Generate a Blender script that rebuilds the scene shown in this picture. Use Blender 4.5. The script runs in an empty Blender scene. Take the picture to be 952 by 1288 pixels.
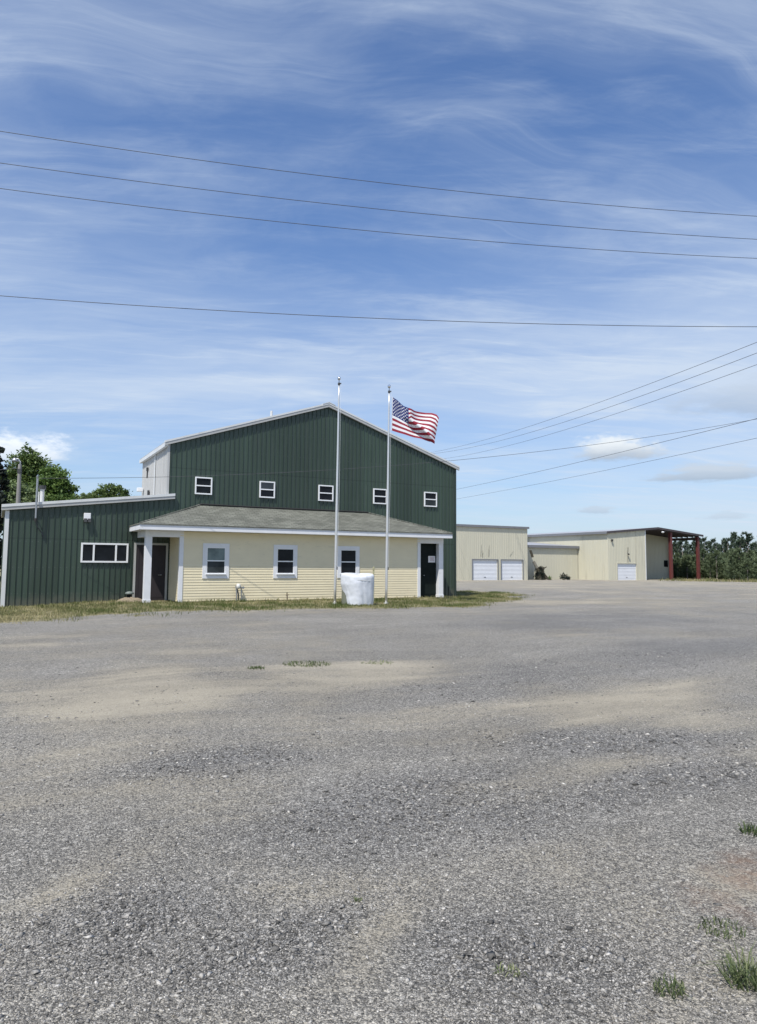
import bpy, bmesh, math, random
import numpy as np
from mathutils import Matrix, Vector

random.seed(7)
rng = np.random.default_rng(11)
scene = bpy.context.scene
col = scene.collection
rad = math.radians

# ------------------------------------------------------------------ camera
FPX, CX, CY, EYE = 880.0, 476.0, 634.5, 1.55        # focal length and principal point in photo pixels (952 x 1288)
ROLL, PITCH = rad(0.45), math.atan(74.3 / 880.0)
_f = np.array([0, math.cos(PITCH), math.sin(PITCH)])
_u = np.array([0, -math.sin(PITCH), math.cos(PITCH)])
_r = np.array([1.0, 0, 0])
RIGHT = math.cos(ROLL) * _r + math.sin(ROLL) * _u
UP = -math.sin(ROLL) * _r + math.cos(ROLL) * _u
CAMPOS = np.array([0, 0, EYE])
cd = bpy.data.cameras.new('camera')
cam = bpy.data.objects.new('camera', cd)
col.objects.link(cam)
scene.camera = cam
M = Matrix.Identity(4)
for i in range(3):
    M[i][0], M[i][1], M[i][2] = RIGHT[i], UP[i], -_f[i]
M[2][3] = EYE
cam.matrix_world = M
cd.sensor_fit = 'VERTICAL'
cd.sensor_height = 24.0
cd.lens = 24.0 * FPX / 1288.0
cd.shift_y = -9.5 / 1288.0
cd.clip_start, cd.clip_end = 0.05, 5000

# ------------------------------------------------------------------ light
SUN = Vector((-0.226, -0.42, 0.76)).normalized()     # towards the sun
SUN_EL = math.asin(SUN.z)
SUN_ROT = math.atan2(SUN.x, SUN.y)
sd = bpy.data.lights.new('sun', 'SUN')
sd.energy, sd.angle, sd.color = 4.0, rad(0.53), (1.0, 0.95, 0.865)
so = bpy.data.objects.new('sun', sd)
so.rotation_euler = (-SUN).to_track_quat('-Z', 'Y').to_euler()
so.location = (-30, -40, 60)
col.objects.link(so)
scene.view_settings.view_transform = 'Standard'
scene.view_settings.look = 'None'
scene.view_settings.exposure = 0.42
scene.view_settings.gamma = 1.0
scene.view_settings.use_curve_mapping = False

world = bpy.data.worlds.new('World')
scene.world = world
world.use_nodes = True


class NT:
    """small node-tree writer"""
    def __init__(s, tree):
        s.t = tree
        s.n, s.l = tree.nodes, tree.links

    def node(s, kind, **kw):
        n = s.n.new(kind)
        for k, v in kw.items():
            setattr(n, k, v)
        return n

    def put(s, sock, v):
        if hasattr(v, 'is_output'):
            s.l.new(v, sock)
        elif isinstance(v, (tuple, list)) and len(v) == 3 and sock.type == 'RGBA':
            sock.default_value = (*v, 1)
        else:
            sock.default_value = v

    def math(s, op, a, b=None, c=None, clamp=False):
        n = s.node('ShaderNodeMath', operation=op, use_clamp=clamp)
        s.put(n.inputs[0], a)
        if b is not None:
            s.put(n.inputs[1], b)
        if c is not None:
            s.put(n.inputs[2], c)
        return n.outputs[0]

    def vmath(s, op, a, b=None):
        n = s.node('ShaderNodeVectorMath', operation=op)
        s.put(n.inputs[0], a)
        if b is not None:
            s.put(n.inputs[1], b)
        return n.outputs['Value'] if op in ('DOT_PRODUCT', 'LENGTH', 'DISTANCE') else n.outputs[0]

    def mix(s, fac, a, b, mode='MIX'):
        n = s.node('ShaderNodeMix', data_type='RGBA', blend_type=mode)
        s.put(n.inputs[0], fac)
        s.put(n.inputs[6], a)
        s.put(n.inputs[7], b)
        return n.outputs[2]

    def ramp(s, fac, lo, hi, a=0.0, b=1.0, smooth=True):
        n = s.node('ShaderNodeMapRange', interpolation_type='SMOOTHSTEP' if smooth else 'LINEAR')
        s.put(n.inputs[0], fac)
        for i, v in enumerate((lo, hi, a, b)):
            s.put(n.inputs[i + 1], v)
        return n.outputs[0]

    def noise(s, vec, scale, detail=4.0, rough=0.55, dist=0.0):
        n = s.node('ShaderNodeTexNoise')
        s.put(n.inputs['Vector'], vec)
        s.put(n.inputs['Scale'], scale)
        s.put(n.inputs['Detail'], detail)
        s.put(n.inputs['Roughness'], rough)
        s.put(n.inputs['Distortion'], dist)
        return n.outputs[0]

    def voronoi(s, vec, scale, feature='F1'):
        n = s.node('ShaderNodeTexVoronoi', feature=feature)
        s.put(n.inputs['Vector'], vec)
        s.put(n.inputs['Scale'], scale)
        return n

    def mapping(s, vec, scale=(1, 1, 1), rot=(0, 0, 0), loc=(0, 0, 0)):
        n = s.node('ShaderNodeMapping')
        s.put(n.inputs[0], vec)
        n.inputs['Location'].default_value = loc
        n.inputs['Rotation'].default_value = rot
        n.inputs['Scale'].default_value = scale
        return n.outputs[0]

    def sep(s, vec):
        n = s.node('ShaderNodeSeparateXYZ')
        s.put(n.inputs[0], vec)
        return n.outputs

    def comb(s, x, y, z):
        n = s.node('ShaderNodeCombineXYZ')
        for i, v in enumerate((x, y, z)):
            s.put(n.inputs[i], v)
        return n.outputs[0]


def ray(x, y):
    d = (x - CX) / FPX * RIGHT - (y - CY) / FPX * UP + _f
    return d


def at_y(x, y, Y):
    d = ray(x, y)
    return CAMPOS + d * (Y / d[1])


def at_z(x, y, z=0.0):
    d = ray(x, y)
    return CAMPOS + d * ((z - EYE) / d[2])


def dirn(x, y):
    d = ray(x, y)
    return d / np.linalg.norm(d)


# --- sky: Nishita sky, thin cirrus, a few small cumulus near the horizon
nt = NT(world.node_tree)
for n in list(nt.n):
    nt.n.remove(n)
tc = nt.node('ShaderNodeTexCoord')
D = tc.outputs['Generated']
sky = nt.node('ShaderNodeTexSky', sky_type='NISHITA', sun_disc=False, sun_elevation=SUN_EL, sun_rotation=SUN_ROT,
              altitude=100.0, air_density=1.0, dust_density=0.6, ozone_density=2.2)
dx, dy, dz = nt.sep(D)[:3]
zc = nt.math('MAXIMUM', dz, 0.0)
inv = nt.math('DIVIDE', 1.0, nt.math('ADD', zc, 0.10))
plane_v = nt.comb(nt.math('MULTIPLY', dx, inv), nt.math('MULTIPLY', dy, inv), 0.0)
pm = nt.mapping(plane_v, scale=(0.55, 1.25, 1), rot=(0, 0, rad(-24)), loc=(3.1, 0.6, 0))
warp = nt.noise(plane_v, 1.1, 3.0, 0.5)
wv = nt.vmath('ADD', pm, nt.comb(nt.math('MULTIPLY', warp, 0.9), nt.math('MULTIPLY', warp, 0.55), 0.0))
n1 = nt.noise(wv, 1.25, 9.0, 0.60, 0.35)
n2 = nt.noise(nt.mapping(plane_v, scale=(0.9, 3.2, 1), rot=(0, 0, rad(-32)), loc=(7, 2, 0)), 1.9, 8.0, 0.62, 0.5)
n3 = nt.noise(nt.mapping(plane_v, scale=(1.0, 1.0, 1), loc=(1.7, 5.3, 0)), 0.55, 3.0, 0.5)
c1 = nt.ramp(n1, 0.33, 0.74)
c2 = nt.math('MULTIPLY', nt.ramp(n2, 0.45, 0.80), nt.ramp(n3, 0.30, 0.58, 0.25, 1.0))
# fine combed fibres and a broad pale sheet low in the sky
n4 = nt.noise(nt.mapping(wv, scale=(1.2, 7.0, 1), rot=(0, 0, rad(12)), loc=(2, 8, 0)), 1.6, 8.0, 0.7, 0.6)
c3 = nt.math('MULTIPLY', nt.ramp(n4, 0.45, 0.78), nt.ramp(n1, 0.30, 0.62, 0.2, 1.0))
band = nt.math('MULTIPLY', nt.ramp(dz, 0.14, 0.24), nt.ramp(dz, 0.42, 0.28))
band = nt.math('MULTIPLY', band, nt.ramp(nt.noise(nt.mapping(plane_v, scale=(0.5, 1.6, 1), loc=(5, 1, 0)), 1.0, 6.0, 0.6), 0.30, 0.62, 0.25, 1.0))
side = nt.math('MULTIPLY', nt.ramp(dx, 0.05, 0.55), nt.ramp(dz, 0.55, 0.15))
cirrus = nt.math('ADD', nt.math('MULTIPLY', c1, 0.36), nt.math('MULTIPLY', c2, 0.42))
cirrus = nt.math('ADD', cirrus, nt.math('MULTIPLY', c3, 0.19))
cirrus = nt.math('ADD', cirrus, nt.math('MULTIPLY', band, 0.34))
cirrus = nt.math('ADD', cirrus, nt.math('MULTIPLY', side, 0.36))
cirrus = nt.math('MINIMUM', cirrus, 0.85)
# thin veil of moist air near the horizon
veil = nt.math('POWER', nt.math('SUBTRACT', 1.0, zc, clamp=True), 4.2)
veil = nt.math('MULTIPLY', veil, 0.64)
cirrus_w = nt.math('MAXIMUM', cirrus, veil)


SKYV = dict(cloud=(5.0, 5.75, 6.75), veil=(4.1, 4.7, 5.3), mult=(0.76, 0.96, 1.22), strength=0.100)
skc = nt.mix(1.0, sky.outputs[0], SKYV['mult'], 'MULTIPLY')
c = nt.mix(veil, skc, SKYV['veil'])
c = nt.mix(nt.math('MULTIPLY', cirrus, 1.0), c, SKYV['cloud'])


def puff(color, px, py, wpx, hpx, top, bot, amt, seed):
    """a small cumulus at infinity in the given direction of the sky"""
    d0 = dirn(px, py)
    r = np.cross(d0, [0, 0, 1]); r /= np.linalg.norm(r)
    u = np.cross(r, d0)
    a = nt.math('DIVIDE', nt.vmath('DOT_PRODUCT', D, tuple(r)), wpx / FPX)
    b = nt.math('DIVIDE', nt.vmath('DOT_PRODUCT', D, tuple(u)), hpx / FPX)
    front = nt.math('GREATER_THAN', nt.vmath('DOT_PRODUCT', D, tuple(d0)), 0.5)
    v = nt.comb(a, b, seed)
    nz = nt.noise(v, 1.35, 6.0, 0.62)
    bb = nt.math('MULTIPLY', b, nt.ramp(b, -0.3, 0.0, 1.9, 1.0))      # flat base
    rr = nt.math('SQRT', nt.math('ADD', nt.math('MULTIPLY', a, a), nt.math('MULTIPLY', bb, bb)))
    m = nt.math('SUBTRACT', nt.math('MULTIPLY', nz, 2.1), rr)
    m = nt.math('MULTIPLY', nt.math('MULTIPLY', nt.ramp(m, 0.02, 0.65), front), amt)
    shade = nt.mix(nt.ramp(nt.math('ADD', b, nt.math('MULTIPLY', nz, 0.7)), -0.15, 0.95), bot, top)
    return nt.mix(m, color, shade)


c = puff(c, 30, 570, 62, 26, (8.0, 8.3, 8.7), (5.4, 6.0, 6.8), 0.80, 1.3)
c = puff(c, 772, 568, 56, 22, (7.0, 7.3, 7.4), (3.1, 3.65, 4.4), 0.85, 4.1)
c = puff(c, 890, 598, 74, 17, (4.6, 5.1, 5.7), (2.9, 3.5, 4.3), 0.75, 6.7)
c = puff(c, 940, 505, 90, 34, (4.0, 4.7, 5.7), (3.0, 3.65, 4.6), 0.55, 9.2)
c = puff(c, 748, 643, 26, 8, (4.2, 4.8, 5.6), (3.4, 4.0, 4.9), 0.55, 12.4)
c = puff(c, 912, 650, 30, 7, (4.2, 4.8, 5.6), (3.4, 4.0, 4.9), 0.40, 15.4)
bg = nt.node('ShaderNodeBackground')
nt.put(bg.inputs[0], c)
bg.inputs[1].default_value = SKYV['strength']
wo = nt.node('ShaderNodeOutputWorld')
nt.l.new(bg.outputs[0], wo.inputs[0])

# ------------------------------------------------------------------ helpers
ANG = rad(28.606)
UV = np.array([math.cos(ANG), math.sin(ANG)])        # along the building front
SV = np.array([-math.sin(ANG), math.cos(ANG)])       # into the building
OX, OY = -2.867, 29.695                              # middle of the yellow front


def W(u, s, z=0.0):
    return (OX + u * UV[0] + s * SV[0], OY + u * UV[1] + s * SV[1], z)


def to_us(x, y):
    return ((x - OX) * UV[0] + (y - OY) * UV[1], (x - OX) * SV[0] + (y - OY) * SV[1])


def sstep(a, b, x):
    t = np.clip((np.asarray(x, float) - a) / (b - a), 0, 1)
    return t * t * (3 - 2 * t)


_perm = rng.random((256, 256))


def vnoise(x, y):
    xi, yi = np.floor(x).astype(int), np.floor(y).astype(int)
    fx, fy = x - xi, y - yi
    fx, fy = fx * fx * (3 - 2 * fx), fy * fy * (3 - 2 * fy)
    g = lambda a, b: _perm[a & 255, b & 255]
    return (g(xi, yi) * (1 - fx) + g(xi + 1, yi) * fx) * (1 - fy) + (g(xi, yi + 1) * (1 - fx) + g(xi + 1, yi + 1) * fx) * fy


def fbm(x, y, oct=4):
    t, a, n = 0, 0.5, 0
    for k in range(oct):
        t = t + a * vnoise(x * 2 ** k + 17.3 * k, y * 2 ** k + 5.1 * k)
        n += a
        a *= 0.5
    return t / n


def ground_z(x, y):
    x, y = np.asarray(x, float), np.asarray(y, float)
    u, s = (x - OX) * UV[0] + (y - OY) * UV[1], (x - OX) * SV[0] + (y - OY) * SV[1]
    z = -0.5 * sstep(38, 88, y)
    near = sstep(-9, -1, s) * sstep(45, 36, y)
    z = z - 0.14 * sstep(-7.6, -11, u) * near - 0.12 * sstep(6.6, 8.6, u) * near
    z = z + (fbm(x * 0.25, y * 0.25, 2) - 0.5) * 0.05 * sstep(3, 9, y) * sstep(30, 18, y)
    return z


def gz(x, y):
    return float(ground_z(x, y))


class MB:
    def __init__(s):
        s.v, s.f, s.m = [], [], []

    def add(s, vs, fs, mi=0):
        o = len(s.v)
        s.v += [tuple(map(float, p)) for p in vs]
        s.f += [tuple(i + o for i in f) for f in fs]
        s.m += [mi] * len(fs)
        return s

    def quad(s, a, b, c, d, mi=0):
        return s.add([a, b, c, d], [(0, 1, 2, 3)], mi)

    def box(s, x0, x1, y0, y1, z0, z1, mi=0):
        x0, x1 = min(x0, x1), max(x0, x1)
        y0, y1 = min(y0, y1), max(y0, y1)
        z0, z1 = min(z0, z1), max(z0, z1)
        v = [(x0, y0, z0), (x1, y0, z0), (x1, y1, z0), (x0, y1, z0), (x0, y0, z1), (x1, y0, z1), (x1, y1, z1), (x0, y1, z1)]
        return s.add(v, [(0, 3, 2, 1), (4, 5, 6, 7), (0, 1, 5, 4), (1, 2, 6, 5), (2, 3, 7, 6), (3, 0, 4, 7)], mi)

    def hexa(s, b, t, mi=0):
        """four bottom points counter-clockwise from above and four top points"""
        return s.add(list(b) + list(t), [(0, 3, 2, 1), (4, 5, 6, 7), (0, 1, 5, 4), (1, 2, 6, 5), (2, 3, 7, 6), (3, 0, 4, 7)], mi)

    def tube(s, pts, r, n=8, mi=0, caps=True):
        pts = [Vector(p) for p in pts]
        rs = r if isinstance(r, (list, tuple)) else [r] * len(pts)
        rings, o = [], len(s.v)
        x = None
        for i, p in enumerate(pts):
            a, b = pts[max(i - 1, 0)], pts[min(i + 1, len(pts) - 1)]
            d = (b - a).normalized()
            if x is None:
                x = d.orthogonal().normalized()
            x = (x - d * x.dot(d)).normalized()
            y = d.cross(x)
            for k in range(n):
                t = 2 * math.pi * k / n
                s.v.append(tuple(p + (x * math.cos(t) + y * math.sin(t)) * rs[i]))
        for i in range(len(pts) - 1):
            for k in range(n):
                a, b = o + i * n + k, o + i * n + (k + 1) % n
                s.f.append((a, b, b + n, a + n)); s.m.append(mi)
        if caps:
            s.f.append(tuple(o + k for k in reversed(range(n)))); s.m.append(mi)
            e = o + (len(pts) - 1) * n
            s.f.append(tuple(e + k for k in range(n))); s.m.append(mi)
        return s

    def lathe(s, prof, n=24, c=(0, 0, 0), mi=0):
        o = len(s.v)
        for r, z in prof:
            for k in range(n):
                t = 2 * math.pi * k / n
                s.v.append((c[0] + r * math.cos(t), c[1] + r * math.sin(t), c[2] + z))
        for i in range(len(prof) - 1):
            for k in range(n):
                a, b = o + i * n + k, o + i * n + (k + 1) % n
                s.f.append((a, b, b + n, a + n)); s.m.append(mi)
        s.f.append(tuple(o + k for k in reversed(range(n)))); s.m.append(mi)
        e = o + (len(prof) - 1) * n
        s.f.append(tuple(e + k for k in range(n))); s.m.append(mi)
        return s

    def build(s, name, mats, parent=None, smooth=False, bevel=0.0):
        off = parent.get('_off', (0, 0, 0)) if parent is not None else (0, 0, 0)
        me = bpy.data.meshes.new(name)
        v = [(a - off[0], b - off[1], c - off[2]) for a, b, c in s.v]
        me.from_pydata(v, [], s.f)
        mats = mats if isinstance(mats, (list, tuple)) else [mats]
        for m in mats:
            me.materials.append(m)
        if len(mats) > 1:
            me.polygons.foreach_set('material_index', s.m)
        if smooth:
            me.polygons.foreach_set('use_smooth', [True] * len(s.f))
        me.update()
        ob = bpy.data.objects.new(name, me)
        col.objects.link(ob)
        if parent is not None:
            ob.parent = parent
            ob['_off'] = tuple(off)
        if bevel:
            b = ob.modifiers.new('bevel', 'BEVEL')
            b.width, b.segments, b.limit_method = bevel, 2, 'ANGLE'
        return ob


def tag(o, label=None, cat=None, group=None, kind=None):
    for k, v in (('label', label), ('category', cat), ('group', group), ('kind', kind)):
        if v:
            o[k] = v
    return o


def thing(name, label, cat, u, s, z, group=None):
    """an Empty in the building frame; parts are given in (u, s, z)"""
    e = bpy.data.objects.new(name, None)
    col.objects.link(e)
    e.location = W(u, s, z)
    e.rotation_euler = (0, 0, ANG)
    e.empty_display_size = 0.3
    e['_off'] = (u, s, z)
    return tag(e, label, cat, group)


def thing_w(name, label, cat, x, y, z, group=None, rz=0.0):
    """an Empty in world space; parts are given locally"""
    e = bpy.data.objects.new(name, None)
    col.objects.link(e)
    e.location = (x, y, z)
    e.rotation_euler = (0, 0, rz)
    e.empty_display_size = 0.3
    e['_off'] = (0.0, 0.0, 0.0)
    return tag(e, label, cat, group)


def copy_tree(o, parent=None):
    c = o.copy()
    col.objects.link(c)
    if parent is not None:
        c.parent = parent
    for ch in list(o.children):
        copy_tree(ch, c)
    return c


def raw_mesh(name, V, F, mat, attr=None):
    """numpy arrays to a mesh; F is (n, 3) or (n, 4)"""
    me = bpy.data.meshes.new(name)
    k = F.shape[1]
    me.vertices.add(len(V))
    me.vertices.foreach_set('co', np.ascontiguousarray(V, dtype=np.float32).ravel())
    me.loops.add(F.size)
    me.loops.foreach_set('vertex_index', np.ascontiguousarray(F, dtype=np.int32).ravel())
    me.polygons.add(len(F))
    me.polygons.foreach_set('loop_start', np.arange(len(F), dtype=np.int32) * k)
    me.polygons.foreach_set('loop_total', np.full(len(F), k, dtype=np.int32))
    for nm, val in (attr or {}).items():
        a = me.attributes.new(nm, 'FLOAT', 'POINT')
        a.data.foreach_set('value', np.ascontiguousarray(val, dtype=np.float32))
    me.materials.append(mat)
    me.update()
    me.validate()
    return me


# ------------------------------------------------------------------ materials
def new_mat(name):
    m = bpy.data.materials.new(name)
    m.use_nodes = True
    t = NT(m.node_tree)
    return m, t, m.node_tree.nodes['Principled BSDF']


def mat(name, color, rough=0.6, metal=0.0, var=0.12, scale=3.0, stretch=(1, 1, 1), dirt=None, dirt_amt=0.0, dirt_lo=0.55, bump=0.0,
        bump_scale=60.0, spec=0.5, sheen=None):
    m, t, b = new_mat(name)
    tcn = t.node('ShaderNodeTexCoord')
    vec = t.mapping(tcn.outputs['Object'], scale=stretch)
    n = t.noise(vec, scale, 6.0, 0.6)
    k = t.ramp(n, 0.25, 0.75, 1 - var, 1 + var, smooth=False)
    base = t.mix(1.0, color, t.comb(k, k, k), 'MULTIPLY')
    if dirt is not None:
        n2 = t.noise(t.mapping(tcn.outputs['Object'], scale=stretch, loc=(3, 9, 4)), scale * 2.3, 7.0, 0.65)
        base = t.mix(t.math('MULTIPLY', t.ramp(n2, dirt_lo, dirt_lo + 0.2), dirt_amt), base, dirt)
    t.put(b.inputs['Base Color'], base)
    rn = t.ramp(t.noise(vec, scale * 3.1, 4.0), 0.3, 0.7, max(rough - 0.08, 0.02), min(rough + 0.08, 1.0))
    t.put(b.inputs['Roughness'], rn)
    b.inputs['Metallic'].default_value = metal
    b.inputs['Specular IOR Level'].default_value = spec
    if bump:
        bn = t.node('ShaderNodeBump')
        bn.inputs['Strength'].default_value = bump
        bn.inputs['Distance'].default_value = 0.01
        t.put(bn.inputs['Height'], t.noise(tcn.outputs['Object'], bump_scale, 5.0))
        t.put(b.inputs['Normal'], bn.outputs[0])
    return m


V3 = (0.30, 1.0, 0.06)     # stretch for streaks that run down a wall
green = mat('green_steel', (0.037, 0.060, 0.044), 0.40, var=0.16, scale=2.2, stretch=(1, 1, 0.12), dirt=(0.055, 0.072, 0.062), dirt_amt=0.45, dirt_lo=0.5)
def panelled(m, width=0.914):
    """sheets differ slightly, a lap line and screw rows cross them, splashed soil at the foot"""
    t = NT(m.node_tree)
    b = t.n['Principled BSDF']
    src = b.inputs['Base Color'].links[0].from_socket
    P = t.node('ShaderNodeTexCoord').outputs['Object']
    x, y, z = t.sep(P)[:3]
    wn = t.node('ShaderNodeTexWhiteNoise', noise_dimensions='1D')
    t.put(wn.inputs['W'], t.math('FLOOR', t.math('DIVIDE', x, width)))
    k = t.ramp(wn.outputs['Value'], 0, 1, 0.84, 1.16, smooth=False)
    lap = t.math('FRACT', t.math('DIVIDE', t.math('ADD', z, 0.35), 2.9))
    k = t.math('MULTIPLY', k, t.ramp(lap, 0.988, 0.992, 1.0, 0.6))
    sx = t.math('ABSOLUTE', t.math('SUBTRACT', t.math('FRACT', t.math('DIVIDE', x, 0.2032)), 0.45))
    sz = t.math('ABSOLUTE', t.math('SUBTRACT', t.math('FRACT', t.math('DIVIDE', z, 0.97)), 0.5))
    dot = t.math('MULTIPLY', t.math('LESS_THAN', sx, 0.10), t.math('LESS_THAN', sz, 0.014))
    c = t.mix(1.0, src, t.comb(k, k, k), 'MULTIPLY')
    c = t.mix(t.math('MULTIPLY', dot, 0.6), c, (0.10, 0.12, 0.11))
    n = t.noise(P, 3.5, 6.0, 0.7)
    splash = t.ramp(t.math('ADD', z, t.math('MULTIPLY', n, -0.9)), -0.35, 0.10, 0.55, 0.0)
    c = t.mix(splash, c, (0.12, 0.115, 0.09))
    t.put(b.inputs['Base Color'], c)


panelled(green)
green_dark = mat('green_steel_flat', (0.027, 0.042, 0.035), 0.5, var=0.15, scale=2.0, stretch=(1, 1, 0.15))
grey_steel = mat('grey_steel', (0.42, 0.42, 0.41), 0.5, var=0.08, scale=1.6, stretch=(1, 1, 0.1), dirt=(0.26, 0.255, 0.24), dirt_amt=0.5, dirt_lo=0.52)
trim_white = mat('trim_steel_white', (0.62, 0.63, 0.63), 0.42, var=0.06, scale=1.5, dirt=(0.40, 0.39, 0.36), dirt_amt=0.45)
trim_grey = mat('trim_steel_grey', (0.40, 0.40, 0.39), 0.45, var=0.08, scale=1.5, dirt=(0.2, 0.19, 0.18), dirt_amt=0.4)
roof_steel = mat('roof_steel', (0.46, 0.47, 0.48), 0.4, metal=0.2, var=0.08, scale=1.0)
white_paint = mat('white_paint', (0.70, 0.71, 0.74), 0.5, var=0.05, scale=2.5, dirt=(0.42, 0.40, 0.36), dirt_amt=0.45, dirt_lo=0.58, bump=0.15)
white_vinyl = mat('white_vinyl', (0.76, 0.77, 0.78), 0.4, var=0.03, scale=3.0, dirt=(0.45, 0.44, 0.40), dirt_amt=0.3, dirt_lo=0.6)
yellow = mat('yellow_siding', (0.72, 0.64, 0.45), 0.5, var=0.05, scale=1.2, stretch=(1, 1, 2.5), dirt=(0.44, 0.40, 0.29), dirt_amt=0.4, dirt_lo=0.56)
block = mat('foundation_block', (0.20, 0.19, 0.17), 0.9, var=0.2, scale=4.0, bump=0.5, bump_scale=40)
concrete = mat('concrete', (0.34, 0.32, 0.29), 0.9, var=0.15, scale=3.0, bump=0.4, bump_scale=50, dirt=(0.2, 0.17, 0.14), dirt_amt=0.5)
door_brown = mat('door_brown', (0.034, 0.029, 0.033), 0.6, var=0.15, scale=2.0, spec=0.25)
door_green = mat('door_green', (0.008, 0.013, 0.012), 0.7, var=0.15, scale=2.0, spec=0.15)
black_tar = mat('black_flashing', (0.018, 0.018, 0.018), 0.7, var=0.3, scale=6.0)
dark_metal = mat('dark_metal', (0.06, 0.06, 0.06), 0.5, metal=0.4)
galv = mat('galvanised_pipe', (0.36, 0.37, 0.38), 0.42, metal=0.7, var=0.1, scale=8)
pvc = mat('pvc_pipe', (0.60, 0.60, 0.58), 0.45, var=0.06, scale=6)
alu = mat('aluminium_pole', (0.62, 0.62, 0.61), 0.38, metal=0.55, var=0.06, scale=5, stretch=(1, 1, 0.1))
ball_mat = mat('ball_metal', (0.75, 0.75, 0.77), 0.12, metal=1.0, var=0.02)
wire_mat = mat('wire_black', (0.060, 0.063, 0.072), 0.6, var=0.1)
wood_pole = mat('weathered_pole', (0.24, 0.23, 0.22), 0.85, var=0.2, scale=5, stretch=(1, 1, 0.1), bump=0.5, bump_scale=30)
bark = mat('bark', (0.085, 0.068, 0.052), 0.95, var=0.3, scale=6, stretch=(1, 1, 0.25), bump=0.6, bump_scale=20)
pine_bark = mat('pine_bark', (0.24, 0.21, 0.19), 0.95, var=0.25, scale=6, stretch=(1, 1, 0.25))
beige = mat('beige_steel', (0.53, 0.51, 0.405), 0.55, var=0.05, scale=0.5, stretch=(1, 1, 0.1), dirt=(0.36, 0.34, 0.27), dirt_amt=0.5, dirt_lo=0.53)
beige_dirty = mat('beige_steel_streaked', (0.52, 0.50, 0.40), 0.55, var=0.05, scale=0.7, stretch=(1, 1, 0.05), dirt=(0.36, 0.35, 0.285), dirt_amt=0.28, dirt_lo=0.52)
far_trim = mat('far_trim', (0.17, 0.175, 0.19), 0.5, var=0.1, scale=0.6)
far_roof = mat('far_roof', (0.34, 0.35, 0.37), 0.45, var=0.1, scale=0.4)
garage_white = mat('garage_white', (0.68, 0.70, 0.74), 0.45, var=0.04, scale=1.0, dirt=(0.45, 0.45, 0.45), dirt_amt=0.4)
red_steel = mat('red_steel', (0.125, 0.034, 0.032), 0.6, var=0.2, scale=1.5, dirt=(0.16, 0.06, 0.05), dirt_amt=0.5)
canopy_dark = mat('canopy_underside', (0.058, 0.048, 0.052), 0.6, var=0.1, scale=0.8)
tank_white = mat('tank_wrap', (0.60, 0.625, 0.67), 0.42, var=0.04, scale=4, bump=0.3, bump_scale=4.0)
stake_mat = mat('weathered_stake', (0.33, 0.32, 0.20), 0.85, var=0.2, scale=10)
dead_wood = mat('dead_vine', (0.050, 0.044, 0.030), 0.95, var=0.3, scale=12, bump=0.8, bump_scale=20)
soil_mat = mat('mulch', (0.24, 0.195, 0.14), 0.95, var=0.3, scale=14, bump=0.8, bump_scale=60)


def pane_mat(name, color, rough=0.03):
    m, t, b = new_mat(name)
    g = t.node('ShaderNodeTexCoord')
    n = t.noise(g.outputs['Object'], 2.0, 3.0)
    k = t.ramp(n, 0.3, 0.7, 0.7, 1.3)
    t.put(b.inputs['Base Color'], t.mix(1.0, color, t.comb(k, k, k), 'MULTIPLY'))
    b.inputs['Roughness'].default_value = rough
    b.inputs['Specular IOR Level'].default_value = 0.13
    bn = t.node('ShaderNodeBump')
    bn.inputs['Strength'].default_value = 0.12
    bn.inputs['Distance'].default_value = 0.01
    t.put(bn.inputs['Height'], t.noise(g.outputs['Object'], 3.0, 2.0))
    t.put(b.inputs['Normal'], bn.outputs[0])
    return m


glass = pane_mat('glass_dark', (0.010, 0.012, 0.015))
glass_sky = pane_mat('glass_reflecting', (0.014, 0.017, 0.020), 0.02)
glass_sky.node_tree.nodes['Principled BSDF'].inputs['Specular IOR Level'].default_value = 0.8
glass_blind = pane_mat('glass_with_blind', (0.14, 0.18, 0.18), 0.12)
glass_screen = pane_mat('glass_with_screen', (0.035, 0.042, 0.045), 0.25)


def shingle_mat():
    m, t, b = new_mat('shingles')
    g = t.node('ShaderNodeTexCoord')
    vec = t.mapping(g.outputs['Object'], scale=(1, 1, 1))
    br = t.node('ShaderNodeTexBrick', offset=0.5)
    t.put(br.inputs['Vector'], vec)
    br.inputs['Color1'].default_value = (0.105, 0.110, 0.092, 1)
    br.inputs['Color2'].default_value = (0.165, 0.170, 0.145, 1)
    br.inputs['Mortar'].default_value = (0.07, 0.07, 0.058, 1)
    br.inputs['Scale'].default_value = 1.0
    br.inputs['Mortar Size'].default_value = 0.012
    br.inputs['Brick Width'].default_value = 0.30
    br.inputs['Row Height'].default_value = 0.128
    n = t.noise(g.outputs['Object'], 1.3, 6.0, 0.65)
    n2 = t.noise(g.outputs['Object'], 90.0, 3.0, 0.7)
    k = t.math('MULTIPLY', t.ramp(n, 0.3, 0.7, 0.82, 1.2), t.ramp(n2, 0.3, 0.7, 0.75, 1.25))
    t.put(b.inputs['Base Color'], t.mix(1.0, br.outputs[0], t.comb(k, k, k), 'MULTIPLY'))
    b.inputs['Roughness'].default_value = 0.95
    bn = t.node('ShaderNodeBump')
    bn.inputs['Strength'].default_value = 0.6
    bn.inputs['Distance'].default_value = 0.015
    t.put(bn.inputs['Height'], t.math('ADD', t.math('MULTIPLY', br.outputs[1], -1.0), t.math('MULTIPLY', n2, 0.5)))
    t.put(b.inputs['Normal'], bn.outputs[0])
    return m


shingles = shingle_mat()


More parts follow.
